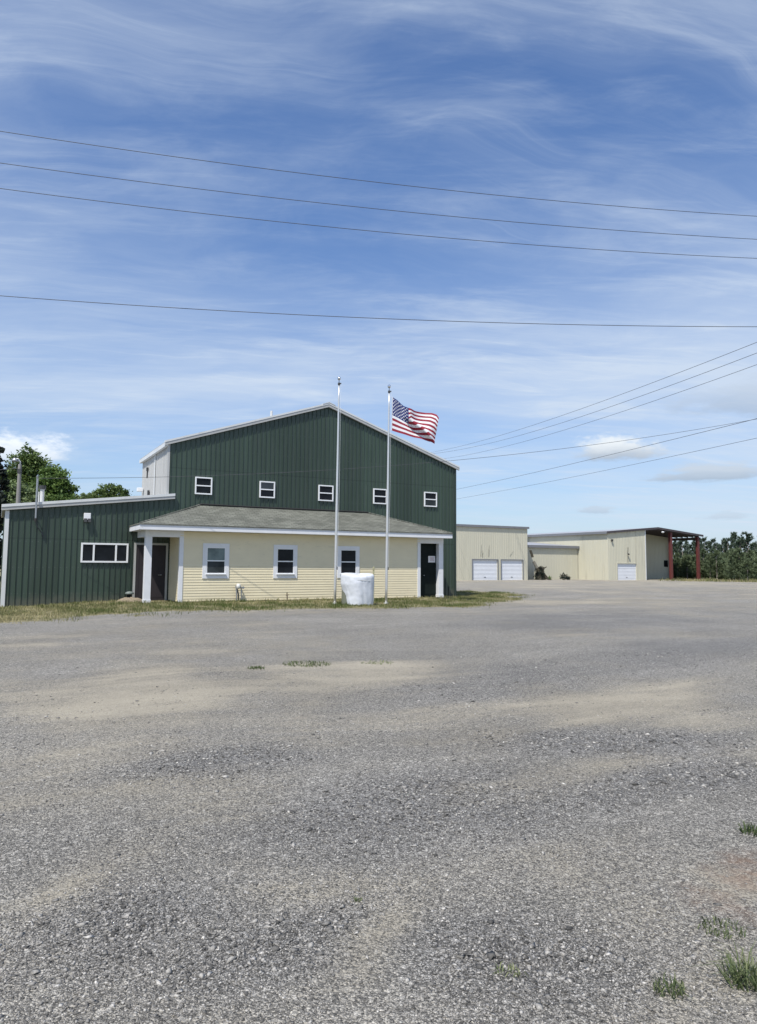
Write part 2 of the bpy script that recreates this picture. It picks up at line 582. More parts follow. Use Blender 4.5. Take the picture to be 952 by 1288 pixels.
def leaf_mat(name, lo, hi, trans=0.25):
    """foliage whose colour varies from clump to clump by the vertex attribute 'tint'"""
    m, t, b = new_mat(name)
    a = t.node('ShaderNodeAttribute', attribute_name='tint')
    t.put(b.inputs['Base Color'], t.mix(a.outputs['Fac'], lo, hi))
    b.inputs['Roughness'].default_value = 0.6
    b.inputs['Specular IOR Level'].default_value = 0.25
    tr = t.node('ShaderNodeBsdfTranslucent')
    t.put(tr.inputs[0], t.mix(a.outputs['Fac'], tuple(min(1, x * 1.3) for x in lo), tuple(min(1, x * 1.4) for x in hi)))
    mx = t.node('ShaderNodeMixShader')
    mx.inputs[0].default_value = trans
    t.l.new(b.outputs[0], mx.inputs[1])
    t.l.new(tr.outputs[0], mx.inputs[2])
    t.l.new(mx.outputs[0], t.n['Material Output'].inputs[0])
    return m


leaf_maple = leaf_mat('leaf_maple', (0.045, 0.078, 0.024), (0.170, 0.235, 0.075))
leaf_bright = leaf_mat('leaf_bright', (0.050, 0.095, 0.024), (0.180, 0.265, 0.075))
leaf_pale = leaf_mat('leaf_pale', (0.09, 0.130, 0.055), (0.22, 0.280, 0.13))
leaf_dark = leaf_mat('leaf_dark', (0.010, 0.016, 0.012), (0.030, 0.040, 0.028), 0.1)
needle_mat = leaf_mat('pine_needles', (0.040, 0.070, 0.036), (0.185, 0.225, 0.122), 0.2)
needle_tall = leaf_mat('pine_needles_tall', (0.036, 0.058, 0.040), (0.105, 0.140, 0.090), 0.2)
grass_mat = leaf_mat('grass_blades', (0.085, 0.115, 0.030), (0.40, 0.345, 0.19), 0.3)
tuft_mat = leaf_mat('tuft_blades', (0.065, 0.095, 0.035), (0.30, 0.32, 0.17), 0.3)
stone_mat_lo, stone_mat_hi = (0.050, 0.048, 0.044), (0.62, 0.59, 0.54)


def stone_material():
    m, t, b = new_mat('crushed_stone')
    a = t.node('ShaderNodeAttribute', attribute_name='tint')
    g = t.node('ShaderNodeTexCoord')
    n = t.noise(g.outputs['Object'], 160.0, 3.0)
    base = t.mix(a.outputs['Fac'], stone_mat_lo, stone_mat_hi)
    k = t.ramp(n, 0.3, 0.7, 0.75, 1.2)
    t.put(b.inputs['Base Color'], t.mix(1.0, base, t.comb(k, k, k), 'MULTIPLY'))
    b.inputs['Roughness'].default_value = 0.75
    return m


# ------------------------------------------------------------------ ground
def ell(x, y, cx, cy, rx, ry, ang=0.0, soft=0.5):
    """soft world-space ellipse, warped"""
    w = (fbm(x * 0.9 + 3, y * 0.9, 4) - 0.5) * 1.1 + (fbm(x * 0.28 + 30, y * 0.28, 3) - 0.5) * 1.3
    c, s = math.cos(rad(ang)), math.sin(rad(ang))
    a, b = ((x - cx) * c + (y - cy) * s) / rx, (-(x - cx) * s + (y - cy) * c) / ry
    return sstep(1 + soft, 1 - soft, np.sqrt(a * a + b * b) + w)


def patch(x, y, px, py, qx, qy, halfw, soft=0.6):
    """soft band on the ground between two points"""
    a, b = at_z(px, py), at_z(qx, qy)
    mid = (a + b) / 2
    L = np.linalg.norm((b - a)[:2]) / 2
    return ell(x, y, mid[0], mid[1], L, halfw, math.degrees(math.atan2(b[1] - a[1], b[0] - a[0])), soft)


def verge_mask(x, y):
    """where the grass grows along the foot of the buildings (1 inside)"""
    u, s = to_us(x, y)
    wob = (fbm(x * 0.6, y * 0.6 + 9, 4) - 0.5)
    # distance of the gravel edge from the wall line as a function of u
    uu = np.array([-30, -14, -10.6, -8.6, -7.3, -5.5, -3, 0, 3, 6, 8.0, 9.4, 11.5, 13.5, 15, 40])
    ee = np.array([7.2, 7.2, 6.2, 5.4, 5.2, 4.9, 5.0, 5.8, 6.1, 4.9, 3.2, 1.5, -0.8, -2.5, -6, -12])
    e = np.interp(u, uu, ee)
    back = np.interp(u, [9, 12, 15, 18], [9.0, 7.0, 4.5, 2.5])
    m = sstep(-1.7, 1.6, s + e + wob * 4.4)
    m = m * np.where(u > 8.7, sstep(0.8, -0.8, s - back + wob * 2.0) * sstep(15.5, 13.0, u + wob * 2), 1.0)
    return m * sstep(9.5, 8.0, s)


def ground_fields(x, y):
    n_big = fbm(x * 0.22 + 4, y * 0.22, 4)
    n_mid = fbm(x * 0.9, y * 0.5 + 3, 4)
    u, s = to_us(x, y)
    dust = 0.30 + 0.9 * (n_mid - 0.5) + 0.8 * (n_big - 0.5)
    # pale fines: packed wheel lanes and the upper-left of the lot
    for a in ((0, 1015, 340, 955, 0.26), (0, 905, 260, 885, 0.6), (700, 908, 910, 850, 0.45), (520, 935, 640, 925, 0.35),
              (-60, 880, 200, 850, 1.6), (440, 1210, 520, 1130, 0.12), (430, 760, 900, 752, 2.5), (560, 1010, 760, 960, 0.2),
              (100, 870, 430, 840, 0.9), (900, 1090, 960, 1130, 0.16), (660, 885, 470, 905, 0.3), (20, 1150, 120, 1095, 0.12)):
        dust = dust + 0.42 * patch(x, y, *a, soft=0.95)
    dark = np.zeros_like(x)
    for a in ((160, 975, 360, 950, 0.32), (330, 1060, 640, 985, 0.5), (610, 790, 930, 775, 2.3), (0, 1190, 330, 1120, 0.35),
              (680, 850, 950, 800, 1.0), (230, 1220, 440, 1150, 0.2), (760, 1000, 960, 960, 0.25), (540, 1180, 760, 1220, 0.25),
              (640, 935, 960, 925, 0.4), (630, 776, 800, 774, 0.8)):
        dark = np.maximum(dark, patch(x, y, *a, soft=0.9))
    dust = np.clip(dust - 0.5 * dark, 0, 1)
    rust = np.maximum(patch(x, y, 925, 1105, 985, 1075, 0.16), 0.5 * patch(x, y, 870, 1120, 960, 1160, 0.1))
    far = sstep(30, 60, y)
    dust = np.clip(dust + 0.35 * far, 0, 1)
    wild = np.maximum(sstep(60, 40, s) * sstep(86, 90, u), sstep(75, 80, s) + sstep(96, 104, y) * sstep(70, 80, u))
    soil = np.clip(np.maximum(verge_mask(x, y), wild), 0, 1)
    soil = np.maximum(soil, np.maximum(sstep(-16, -22, x) * sstep(10, 25, y), sstep(-20, -35, x)))
    soil = np.maximum(soil, sstep(110, 125, y))
    return dust, np.clip(dark, 0, 1), rust, soil


def ground_material():
    m, t, b = new_mat('gravel_ground')
    g = t.node('ShaderNodeTexCoord')
    P = g.outputs['Object']
    at = lambda nm: t.node('ShaderNodeAttribute', attribute_name=nm).outputs['Fac']
    dust, dark, rust, soil = at('dust'), at('dark'), at('rust'), at('soil')
    wp = t.vmath('ADD', P, t.comb(t.math('MULTIPLY', t.noise(P, 45.0, 2.0), 0.02), t.math('MULTIPLY', t.noise(P, 38.0, 2.0), 0.02), 0.0))
    v1 = t.voronoi(wp, 115.0)
    v2 = t.voronoi(wp, 240.0)
    v3 = t.voronoi(wp, 48.0)
    r1 = t.sep(v1.outputs['Color'])[0]
    r2 = t.sep(v2.outputs['Color'])[1]
    r3 = t.sep(v3.outputs['Color'])[2]
    cell = t.math('ADD', t.math('MULTIPLY', r1, 0.55), t.math('MULTIPLY', r2, 0.45))
    cell = t.math('ADD', t.math('MULTIPLY', t.math('POWER', cell, 1.9), 1.05), t.math('MULTIPLY', t.ramp(r3, 0.90, 0.97), 0.30))
    edge = t.math('MULTIPLY', t.ramp(v1.outputs['Distance'], 0.25, 0.75, 1.0, 0.62), t.ramp(v2.outputs['Distance'], 0.3, 0.8, 1.0, 0.80))
    grav = t.mix(cell, (0.090, 0.085, 0.076), (0.84, 0.80, 0.72))
    grav = t.mix(dark, grav, t.mix(1.0, grav, (0.77, 0.785, 0.825), 'MULTIPLY'))
    grav = t.mix(1.0, grav, t.comb(edge, edge, edge), 'MULTIPLY')
    fn = t.noise(P, 210.0, 4.0, 0.7)
    fn2 = t.noise(P, 1.1, 8.0, 0.68)
    fines = t.mix(t.ramp(fn, 0.25, 0.75), (0.215, 0.190, 0.142), (0.45, 0.405, 0.315))
    brk = t.math('ADD', t.math('SUBTRACT', dust, 0.18), t.math('MULTIPLY', t.math('SUBTRACT', fn2, 0.5), 0.75))
    brk = t.math('ADD', brk, t.math('MULTIPLY', t.math('SUBTRACT', r1, 0.5), 0.55))
    # wheel lanes: long streaks curving across the lot
    turned = t.mapping(t.vmath('ADD', P, t.comb(0.0, t.math('MULTIPLY', t.noise(P, 0.12, 2.0), 5.0), 0.0)), rot=(0, 0, rad(-27)))
    lane = t.noise(t.mapping(turned, scale=(0.16, 1.0, 1)), 0.95, 8.0, 0.68, 0.3)
    lane2 = t.noise(t.mapping(turned, scale=(0.22, 2.2, 1), loc=(4, 7, 0)), 1.3, 7.0, 0.66, 0.5)
    brk = t.math('ADD', brk, t.math('MULTIPLY', t.math('SUBTRACT', lane, 0.5), 1.25))
    brk = t.math('ADD', brk, t.math('MULTIPLY', t.math('SUBTRACT', lane2, 0.5), 0.65))
    fm = t.ramp(brk, -0.05, 0.85, 0.0, 0.80)
    c = t.mix(fm, grav, fines)
    c = t.mix(t.math('MULTIPLY', rust, t.ramp(t.noise(P, 7.0, 6.0), 0.35, 0.65, 0.1, 0.7)), c, (0.235, 0.155, 0.105))
    sn = t.noise(P, 2.4, 8.0, 0.7)
    soilc = t.mix(t.ramp(sn, 0.35, 0.65), (0.135, 0.125, 0.055), (0.30, 0.265, 0.155))
    c = t.mix(t.ramp(t.math('ADD', soil, t.math('MULTIPLY', t.math('SUBTRACT', sn, 0.5), 0.9)), 0.35, 0.62), c, soilc)
    k = t.math('MULTIPLY', t.ramp(t.noise(P, 0.35, 7.0, 0.65), 0.3, 0.7, 0.90, 1.10), t.ramp(lane, 0.35, 0.65, 0.92, 1.08))
    t.put(b.inputs['Base Color'], t.mix(1.0, c, t.comb(k, k, k), 'MULTIPLY'))
    b.inputs['Roughness'].default_value = 0.92
    b.inputs['Specular IOR Level'].default_value = 0.3
    h = t.math('ADD', t.math('MULTIPLY', v1.outputs['Distance'], -0.010), t.math('MULTIPLY', v2.outputs['Distance'], -0.004))
    h = t.math('ADD', h, t.math('MULTIPLY', r1, 0.004))
    h = t.math('MULTIPLY', h, t.ramp(fm, 0.0, 0.85, 1.0, 0.45))
    h = t.math('ADD', h, t.math('MULTIPLY', fn, 0.003))
    bn = t.node('ShaderNodeBump')
    bn.inputs['Strength'].default_value = 0.9
    bn.inputs['Distance'].default_value = 1.0
    t.put(bn.inputs['Height'], h)
    t.put(b.inputs['Normal'], bn.outputs[0])
    return m


def build_ground():
    ys = list(np.linspace(-60, 1.2, 22))
    y = 1.2
    while y < 900:
        y += max(0.05, 0.012 * y)
        ys.append(y)
    ys = np.array(ys)
    nx = 330
    tt = np.linspace(-1, 1, nx)
    tt = np.sign(tt) * (0.55 * np.abs(tt) + 0.45 * np.abs(tt) ** 3)
    wv = np.where(ys > 0, 5 + ys * 1.35, 5 + np.abs(ys) * 1.0)
    X = tt[None, :] * wv[:, None]
    Y = np.repeat(ys[:, None], nx, 1)
    Z = ground_z(X, Y)
    V = np.stack([X.ravel(), Y.ravel(), Z.ravel()], 1)
    i = np.arange(len(ys) - 1)[:, None] * nx + np.arange(nx - 1)[None, :]
    i = i.ravel()
    F = np.stack([i, i + 1, i + nx + 1, i + nx], 1)
    d, k, r, s = ground_fields(V[:, 0], V[:, 1])
    me = raw_mesh('ground', V, F, ground_material(), {'dust': d, 'dark': k, 'rust': r, 'soil': s})
    me.polygons.foreach_set('use_smooth', [True] * len(F))
    o = bpy.data.objects.new('ground', me)
    col.objects.link(o)
    tag(o, kind='structure')


build_ground()


def build_stones():
    """loose crushed stone on the near part of the lot"""
    N = 100000
    y = 1 / rng.uniform(1 / 13.0, 1 / 2.0, N * 2)
    x = rng.uniform(-1, 1, N * 2) * (0.66 * y + 0.5)
    d, k, r, s = ground_fields(x, y)
    clump = fbm(x * 2.3, y * 2.3, 3)
    keep = rng.random(N * 2) < np.clip(0.30 + 0.75 * k - 0.30 * d + 1.5 * (clump - 0.5), 0.05, 1)
    x, y, d, k = x[keep][:N], y[keep][:N], d[keep][:N], k[keep][:N]
    n = len(x)
    size = np.clip(rng.lognormal(math.log(0.0038), 0.45, n), 0.0018, 0.016) * (1 + 0.35 * k)
    size *= np.clip(y / 4.0, 1.0, 1.5)
    base = np.array([[1, 0, 0], [-1, 0, 0], [0, 1, 0], [0, -1, 0], [0.25, 0.2, 0.8], [-0.1, 0.0, -0.7], [0.6, 0.5, 0.35], [-0.55, 0.5, 0.3]], float)
    tri = np.array([[0, 6, 4], [6, 2, 4], [2, 7, 4], [7, 1, 4], [1, 3, 4], [3, 0, 4], [0, 5, 6], [6, 5, 2], [2, 5, 7], [7, 5, 1], [1, 5, 3], [3, 5, 0]])
    P = base[None] + rng.normal(0, 0.16, (n, 8, 3))
    sc = np.stack([rng.uniform(0.8, 1.5, n), rng.uniform(0.6, 1.1, n), rng.uniform(0.4, 0.85, n)], 1) * size[:, None]
    P = P * sc[:, None, :]
    a = rng.uniform(0, 6.283, n)
    tl = rng.normal(0, 0.3, n)
    ca, sa, ct, st = np.cos(a), np.sin(a), np.cos(tl), np.sin(tl)
    X, Y, Z = P[..., 0], P[..., 1], P[..., 2]
    Y, Z = Y * ct[:, None] - Z * st[:, None], Y * st[:, None] + Z * ct[:, None]
    X, Y = X * ca[:, None] - Y * sa[:, None], X * sa[:, None] + Y * ca[:, None]
    X, Y, Z = X + x[:, None], Y + y[:, None], Z + (ground_z(x, y) + 0.12 * size)[:, None]
    V = np.stack([X, Y, Z], -1).reshape(-1, 3)
    F = (tri[None] + (np.arange(n) * 8)[:, None, None]).reshape(-1, 3)
    tint = np.clip(rng.beta(1.6, 3.2, n) * 0.95 + (rng.random(n) < 0.02) * 0.4 - 0.08 * k, 0, 1)
    me = raw_mesh('gravel', V, F, stone_material(), {'tint': np.repeat(tint, 8)})
    o = bpy.data.objects.new('gravel', me)
    col.objects.link(o)
    tag(o, 'loose grey crushed stone lying on the near part of the lot', 'gravel', kind='stuff')


build_stones()


# ------------------------------------------------------------------ grass
def blades(x, y, z, h, w, lean, tint, rs):
    """numpy blades: two segments each, tapering"""
    n = len(x)
    a = rs.uniform(0, 6.283, n)
    b = rs.uniform(0, 6.283, n)
    dx, dy = np.cos(a) * w * 0.5, np.sin(a) * w * 0.5
    lx, ly = np.cos(b) * lean * h, np.sin(b) * lean * h
    p = np.zeros((n, 5, 3))
    p[:, 0] = np.stack([x - dx, y - dy, z - 0.01], 1)
    p[:, 1] = np.stack([x + dx, y + dy, z - 0.01], 1)
    p[:, 2] = np.stack([x - dx * 0.7 + lx * 0.35, y - dy * 0.7 + ly * 0.35, z + h * 0.6], 1)
    p[:, 3] = np.stack([x + dx * 0.7 + lx * 0.35, y + dy * 0.7 + ly * 0.35, z + h * 0.6], 1)
    p[:, 4] = np.stack([x + lx, y + ly, z + h * np.sqrt(np.maximum(0.15, 1 - (lean * 0.8) ** 2))], 1)
    tri = np.array([[0, 1, 3], [0, 3, 2], [2, 3, 4]])
    V = p.reshape(-1, 3)
    F = (tri[None] + (np.arange(n) * 5)[:, None, None]).reshape(-1, 3)
    return V, F, np.repeat(tint, 5)


def build_verge():
    rs = np.random.default_rng(5)
    N = 260000
    u = rs.uniform(-17, 16, N)
    s = rs.uniform(-9, 8.5, N)
    x, y = OX + u * UV[0] + s * SV[0], OY + u * UV[1] + s * SV[1]
    inside = ((u > -11.5) & (u < 8.72) & (s > 1.78)) | ((u > -5.6) & (u < 6.8) & (s > -0.02)) | ((u > -6.9) & (u < 7.0) & (s > -0.15))
    m = verge_mask(x, y)
    clump = fbm(x * 1.5, y * 1.5, 4)
    keep = (~inside) & (rs.random(N) < m ** 1.5 * np.clip(0.25 + 2.2 * (clump - 0.33), 0.03, 1))
    x, y, clump, u, s = x[keep], y[keep], clump[keep], u[keep], s[keep]
    n = len(x)
    h = rs.uniform(0.03, 0.10, n) * (0.6 + 1.2 * clump)
    near_wall = np.where((s > -0.6) & (s < 0.1), 1.5, 1.0)
    h *= near_wall
    big = fbm(x * 0.5 + 40, y * 0.5, 3)
    tint = np.clip(rs.normal(0.30, 0.16, n) + 1.3 * (0.5 - clump) + 1.0 * (big - 0.5) + 0.25 * sstep(-6, -11, u), 0, 1)
    V1, F1, T1 = blades(x, y, ground_z(x, y), h, rs.uniform(0.010, 0.022, n), rs.uniform(0.1, 0.9, n), tint, rs)
    me = raw_mesh('grass_verge', V1, F1, grass_mat, {'tint': T1})
    o = bpy.data.objects.new('grass_verge', me)
    col.objects.link(o)
    tag(o, 'patchy half dry grass growing along the foot of the green and yellow building', 'grass', kind='stuff')
    # tall wild grass along the edge of the pine stand
    N = 60000
    x = rs.uniform(34, 110, N)
    y = rs.uniform(72, 118, N)
    uu, ss = to_us(x, y)
    edge = 95 - 0.32 * (x - 46)
    keep = (y > edge - 3 + 4 * (fbm(x * .3, y * .3) - .5)) & (y < edge + 2) & ~((uu < 83) & (ss > 38))
    x, y = x[keep], y[keep]
    n = len(x)
    cl = fbm(x * 0.7, y * 0.7, 3)
    V2, F2, T2 = blades(x, y, ground_z(x, y), rs.uniform(0.2, 0.55, n) * (0.5 + cl), rs.uniform(0.04, 0.09, n), rs.uniform(0.1, 0.8, n),
                        np.clip(rs.normal(0.5, 0.2, n) + (0.5 - cl), 0, 1), rs)
    me = raw_mesh('wild_grass', V2, F2, grass_mat, {'tint': T2})
    o = bpy.data.objects.new('wild_grass', me)
    col.objects.link(o)
    tag(o, 'tall yellowing grass in front of the young pines on the right', 'grass', kind='stuff')


build_verge()


def tuft(label, px, py, r, n, h, seed, spread=1.0, dry=0.2):
    p = at_z(px, py)
    rs = np.random.default_rng(seed)
    t = rs.uniform(0, 6.283, n)
    q = r * np.sqrt(rs.random(n)) * spread
    x, y = q * np.cos(t) * 1.25, q * np.sin(t)
    hh = h * rs.uniform(0.5, 1.25, n)
    V, F, T = blades(x * 0.85, y * 0.85, np.zeros(n), hh, rs.uniform(0.0030, 0.0060, n) * (1 + p[1] / 8), rs.uniform(0.4, 1.5, n),
                     np.clip(rs.normal(dry, 0.22, n), 0, 1), rs)
    me = raw_mesh('grass_tuft', V, F, tuft_mat, {'tint': T})
    o = bpy.data.objects.new('grass_tuft', me)
    col.objects.link(o)
    o.location = (p[0], p[1], gz(p[0], p[1]))
    tag(o, label, 'grass tuft', 'grass tufts in the gravel')


tuft('small low grass tuft at the bottom edge, left of the tallest one', 842, 1248, 0.060, 60, 0.055, 1)
tuft('tallest grass tuft in the gravel, in the lower right corner', 940, 1238, 0.07, 130, 0.115, 2)
tuft('flat sprawling grass tuft just above the tall tuft in the lower right', 908, 1170, 0.10, 70, 0.04, 3)
tuft('tiny sparse pale tuft in the gravel near the bottom, right of the middle', 640, 1226, 0.045, 30, 0.035, 4, dry=0.4)
tuft('dark tuft at the right edge beside the reddish dirt patch', 950, 1048, 0.075, 90, 0.065, 5, dry=0.02)
tuft('tiny green weed among grey stones left of the pale tuft', 449, 1133, 0.02, 16, 0.02, 6)
tuft('wide low grass patch in the gravel in front of the yellow building', 386, 835, 0.36, 320, 0.05, 7)
tuft('small dark weed just left of the wide low grass patch', 322, 841, 0.12, 90, 0.05, 8, dry=0.0)
tuft('thin dry weed patch right of the wide low grass patch', 475, 833, 0.25, 90, 0.04, 9, dry=0.5)


# ------------------------------------------------------------------ building helpers
def corrugated(mb, a0, a1, ztop, zbot, pitch=0.2032, depth=0.036, axis='u', plane=0.0, out=-1, cuts=(), mi=0):
    """ribbed steel sheet in the plane s = plane (axis u) or u = plane (axis s); ribs stand out towards 'out'"""
    prof = ((0.0, 0.0), (0.138, 0.0), (0.150, 1.0), (0.166, 1.0), (0.178, 0.0))
    pts = [(a0, 0.0)]
    k = math.floor(a0 / pitch)
    while k * pitch < a1:
        for p, d in prof:
            a = k * pitch + p * pitch / 0.2032
            if a0 + 1e-4 < a < a1 - 1e-4:
                pts.append((a, d * depth))
        k += 1
    pts.append((a1, 0.0))
    for c_ in cuts:
        j = next((i for i, q in enumerate(pts) if q[0] > c_), None)
        if j:
            p, q = pts[j - 1], pts[j]
            t = (c_ - p[0]) / (q[0] - p[0])
            pts.insert(j, (c_, p[1] + t * (q[1] - p[1])))
    vs, fs = [], []
    for a, d in pts:
        pos = (lambda z: (a, plane + out * d, z)) if axis == 'u' else (lambda z: (plane + out * d, a, z))
        zb = zbot(a) if callable(zbot) else zbot
        vs += [pos(zb), pos(ztop(a) if callable(ztop) else ztop)]
    for i in range(len(pts) - 1):
        fs.append((2 * i, 2 * i + 2, 2 * i + 3, 2 * i + 1))
    mb.add(vs, fs, mi)


def lap_siding(mb, a0, a1, z0, z1, axis='u', plane=0.0, out=-1, lap=0.105, th=0.016):
    z = z0
    while z < z1 - 1e-3:
        zt = min(z + lap, z1)
        pos = (lambda a, d, zz: (a, plane + out * d, zz)) if axis == 'u' else (lambda a, d, zz: (plane + out * d, a, zz))
        mb.quad(pos(a0, th, z), pos(a1, th, z), pos(a1, 0.002, zt), pos(a0, 0.002, zt))
        mb.quad(pos(a0, 0.002, z), pos(a1, 0.002, z), pos(a1, th, z), pos(a0, th, z))
        z = zt


def window(parent, u0, u1, z0, z1, s_wall, bar=0.055, proud=0.055, cols=None, rails=(0.5,), frame_mat=None, panes=None, name='window', label=None):
    """a window that stands in a ring frame; panes are sub-parts"""
    mb = MB()
    so_, si = s_wall - proud, s_wall + 0.01
    mb.box(u0, u1, so_, si, z1 - bar, z1)
    mb.box(u0, u1, so_, si, z0, z0 + bar)
    mb.box(u0, u0 + bar, so_, si, z0 + bar, z1 - bar)
    mb.box(u1 - bar, u1, so_, si, z0 + bar, z1 - bar)
    cells = []
    if cols:
        xs = [u0 + bar]
        for c_ in cols:
            m_ = u0 + c_ * (u1 - u0)
            mb.box(m_ - bar * 0.5, m_ + bar * 0.5, so_ + 0.004, si, z0 + bar, z1 - bar)
            cells.append((xs[-1], m_ - bar * 0.5, z0 + bar, z1 - bar))
            xs.append(m_ + bar * 0.5)
        cells.append((xs[-1], u1 - bar, z0 + bar, z1 - bar))
    else:
        zs = [z0 + bar]
        for r_ in rails:
            m_ = z0 + r_ * (z1 - z0)
            mb.box(u0 + bar, u1 - bar, so_ + 0.004, si, m_ - bar * 0.45, m_ + bar * 0.45)
            cells.append((u0 + bar, u1 - bar, zs[-1], m_ - bar * 0.45))
            zs.append(m_ + bar * 0.45)
        cells.append((u0 + bar, u1 - bar, zs[-1], z1 - bar))
    w = mb.build(name, frame_mat or white_vinyl, parent, bevel=0.004)
    if label:
        w['label'] = label
    for i, (a, b, c_, d) in enumerate(cells):
        MB().box(a, b, s_wall - 0.022 + 0.006 * (i % 2), s_wall + 0.004, c_, d).build('pane', (panes or [glass] * 9)[i], w)
    return w


# ------------------------------------------------------------------ tall green metal building
ML, MR, MS, MBK = -5.64, 8.70, 1.80, 7.48
RIDGE_U, EAVE_Z, RIDGE_Z = 1.53, 6.42, 8.80


def gable(u):
    return EAVE_Z + (RIDGE_Z - EAVE_Z) * (1 - abs(u - RIDGE_U) / (RIDGE_U - ML))


B = thing('metal_building', 'tall dark green ribbed metal building with a low gable roof, behind the yellow front', 'building', RIDGE_U, MS, 0.0)
mb = MB()
corrugated(mb, ML, MR, gable, -0.4, plane=MS, cuts=(RIDGE_U,))
mb.build('front_wall', green, B)
mb = MB()
corrugated(mb, MS, MBK, EAVE_Z, 0.0, axis='s', plane=ML, out=-1, pitch=0.30, depth=0.025)
mb.build('side_wall', grey_steel, B)['label'] = 'pale grey ribbed side wall above the low wing'
mb = MB()
corrugated(mb, MS, MBK, EAVE_Z, -0.4, axis='s', plane=MR, out=1)
mb.build('side_wall', green, B)
mb = MB()
mb.add([(ML, MBK, -.4), (MR, MBK, -.4), (MR, MBK, EAVE_Z), (RIDGE_U, MBK, RIDGE_Z), (ML, MBK, EAVE_Z)], [(4, 3, 2, 1, 0)])
mb.build('rear_wall', green_dark, B)
# roof: two slabs with ribs, rake trim in front
mb = MB()
ov, f0 = 0.14, MS - 0.10
for a, b in ((ML - ov, RIDGE_U), (RIDGE_U, MR + ov)):
    za, zb = gable(a) + 0.02, gable(b) + 0.02
    mb.hexa([(a, f0 + .02, za), (b, f0 + .02, zb), (b, MBK + .1, zb), (a, MBK + .1, za)],
            [(a, f0 + .02, za + .10), (b, f0 + .02, zb + .10), (b, MBK + .1, zb + .10), (a, MBK + .1, za + .10)])
    n_ = int((b - a) / 0.6)
roof = mb.build('roof', roof_steel, B)
for a, b, nm in ((ML - ov - 0.03, RIDGE_U, 'rake_trim'), (RIDGE_U, MR + ov + 0.03, 'rake_trim')):
    mb = MB()
    za, zb = gable(a), gable(b)
    mb.hexa([(a, f0 - .03, za - .045), (b, f0 - .03, zb - .045), (b, MS - 0.03, zb - .045), (a, MS - 0.03, za - .045)],
            [(a, f0 - .03, za + .075), (b, f0 - .03, zb + .075), (b, f0 + .02, zb + .075), (a, f0 + .02, za + .075)])
    mb.hexa([(a, f0 - .045, za + .077), (b, f0 - .045, zb + .077), (b, f0 + .12, zb + .077), (a, f0 + .12, za + .077)],
            [(a, f0 - .045, za + .155), (b, f0 - .045, zb + .155), (b, f0 + .12, zb + .155), (a, f0 + .12, za + .155)], 1)
    mb.build(nm, [trim_grey, trim_white], B)
mb = MB()
mb.hexa([(RIDGE_U - .32, f0 - .06, gable(RIDGE_U - .32) + .157), (RIDGE_U, f0 - .06, RIDGE_Z + .157), (RIDGE_U, MBK + .1, RIDGE_Z + .157), (RIDGE_U - .32, MBK + .1, gable(RIDGE_U - .32) + .157)],
        [(RIDGE_U - .32, f0 - .06, gable(RIDGE_U - .32) + .18), (RIDGE_U, f0 - .06, RIDGE_Z + .19), (RIDGE_U, MBK + .1, RIDGE_Z + .19), (RIDGE_U - .32, MBK + .1, gable(RIDGE_U - .32) + .18)])
mb.hexa([(RIDGE_U, f0 - .06, RIDGE_Z + .157), (RIDGE_U + .32, f0 - .06, gable(RIDGE_U + .32) + .157), (RIDGE_U + .32, MBK + .1, gable(RIDGE_U + .32) + .157), (RIDGE_U, MBK + .1, RIDGE_Z + .157)],
        [(RIDGE_U, f0 - .06, RIDGE_Z + .19), (RIDGE_U + .32, f0 - .06, gable(RIDGE_U + .32) + .18), (RIDGE_U + .32, MBK + .1, gable(RIDGE_U + .32) + .18), (RIDGE_U, MBK + .1, RIDGE_Z + .19)])
mb.build('ridge_cap', trim_white, B)
mb = MB()
mb.box(ML - .16, ML - .03, MS - .08, MBK + .1, EAVE_Z - .13, EAVE_Z + .015)
mb.build('gutter', trim_white, B)
mb = MB()
mb.box(ML - .032, ML + .06, MS - .036, MS + .06, 4.30, EAVE_Z - .02)
mb.build('corner_trim', grey_steel, B)
mb = MB()
mb.box(MR - .08, MR + .034, MS - .034, MS + .08, -.4, EAVE_Z - .02)
mb.build('corner_trim', green_dark, B)
mb = MB()
mb.box(ML - .04, ML - .02, 4.31, 4.45, 4.2, EAVE_Z - .13)
mb.build('joint_trim', trim_white, B)
for s_, z_, hh in ((5.9, 5.75, .34), (5.45, 4.55, .55)):
    mb = MB()
    mb.box(ML - .10, ML - .03, s_, s_ + .16, z_, z_ + hh * .45)
    mb.tube([(ML - .06, s_ + .08, z_ + .02), (ML - .06, s_ + .1, z_ - hh)], .03, 6)
    mb.build('junction_box', dark_metal, B)
mb = MB()
mb.box(ML - .30, ML - .04, 6.95, 7.25, 4.88, 5.05)
mb.tube([(ML - .02, 7.1, 4.9), (ML - .16, 7.1, 4.92)], .03, 6)
mb.build('wall_lamp', white_vinyl, B, bevel=.02)
mb = MB()
mb.tube([(-1.0, 2.4, gable(-1.0) + .1), (-1.0, 2.4, gable(-1.0) + .46)], .055, 10)
mb.build('vent_pipe', pvc, B)
win_mats = [[glass, glass], [glass, glass_sky], [glass, glass], [glass, glass], [glass_screen, glass]]
for (a, b), pm_ in zip(((-4.52, -3.80), (-1.71, -1.00), (1.09, 1.84), (3.93, 4.67), (6.79, 7.54)), win_mats):
    window(B, a, b, 4.38, 5.11, MS - .03, bar=.055, proud=.05, panes=pm_)

# ------------------------------------------------------------------ low green wing on the left
WL, WS, WB = -11.42, 1.80, 7.6
WZ0, WSL = 3.43, 0.1186


def wing_top(u):
    return WZ0 + (u - WL) * WSL


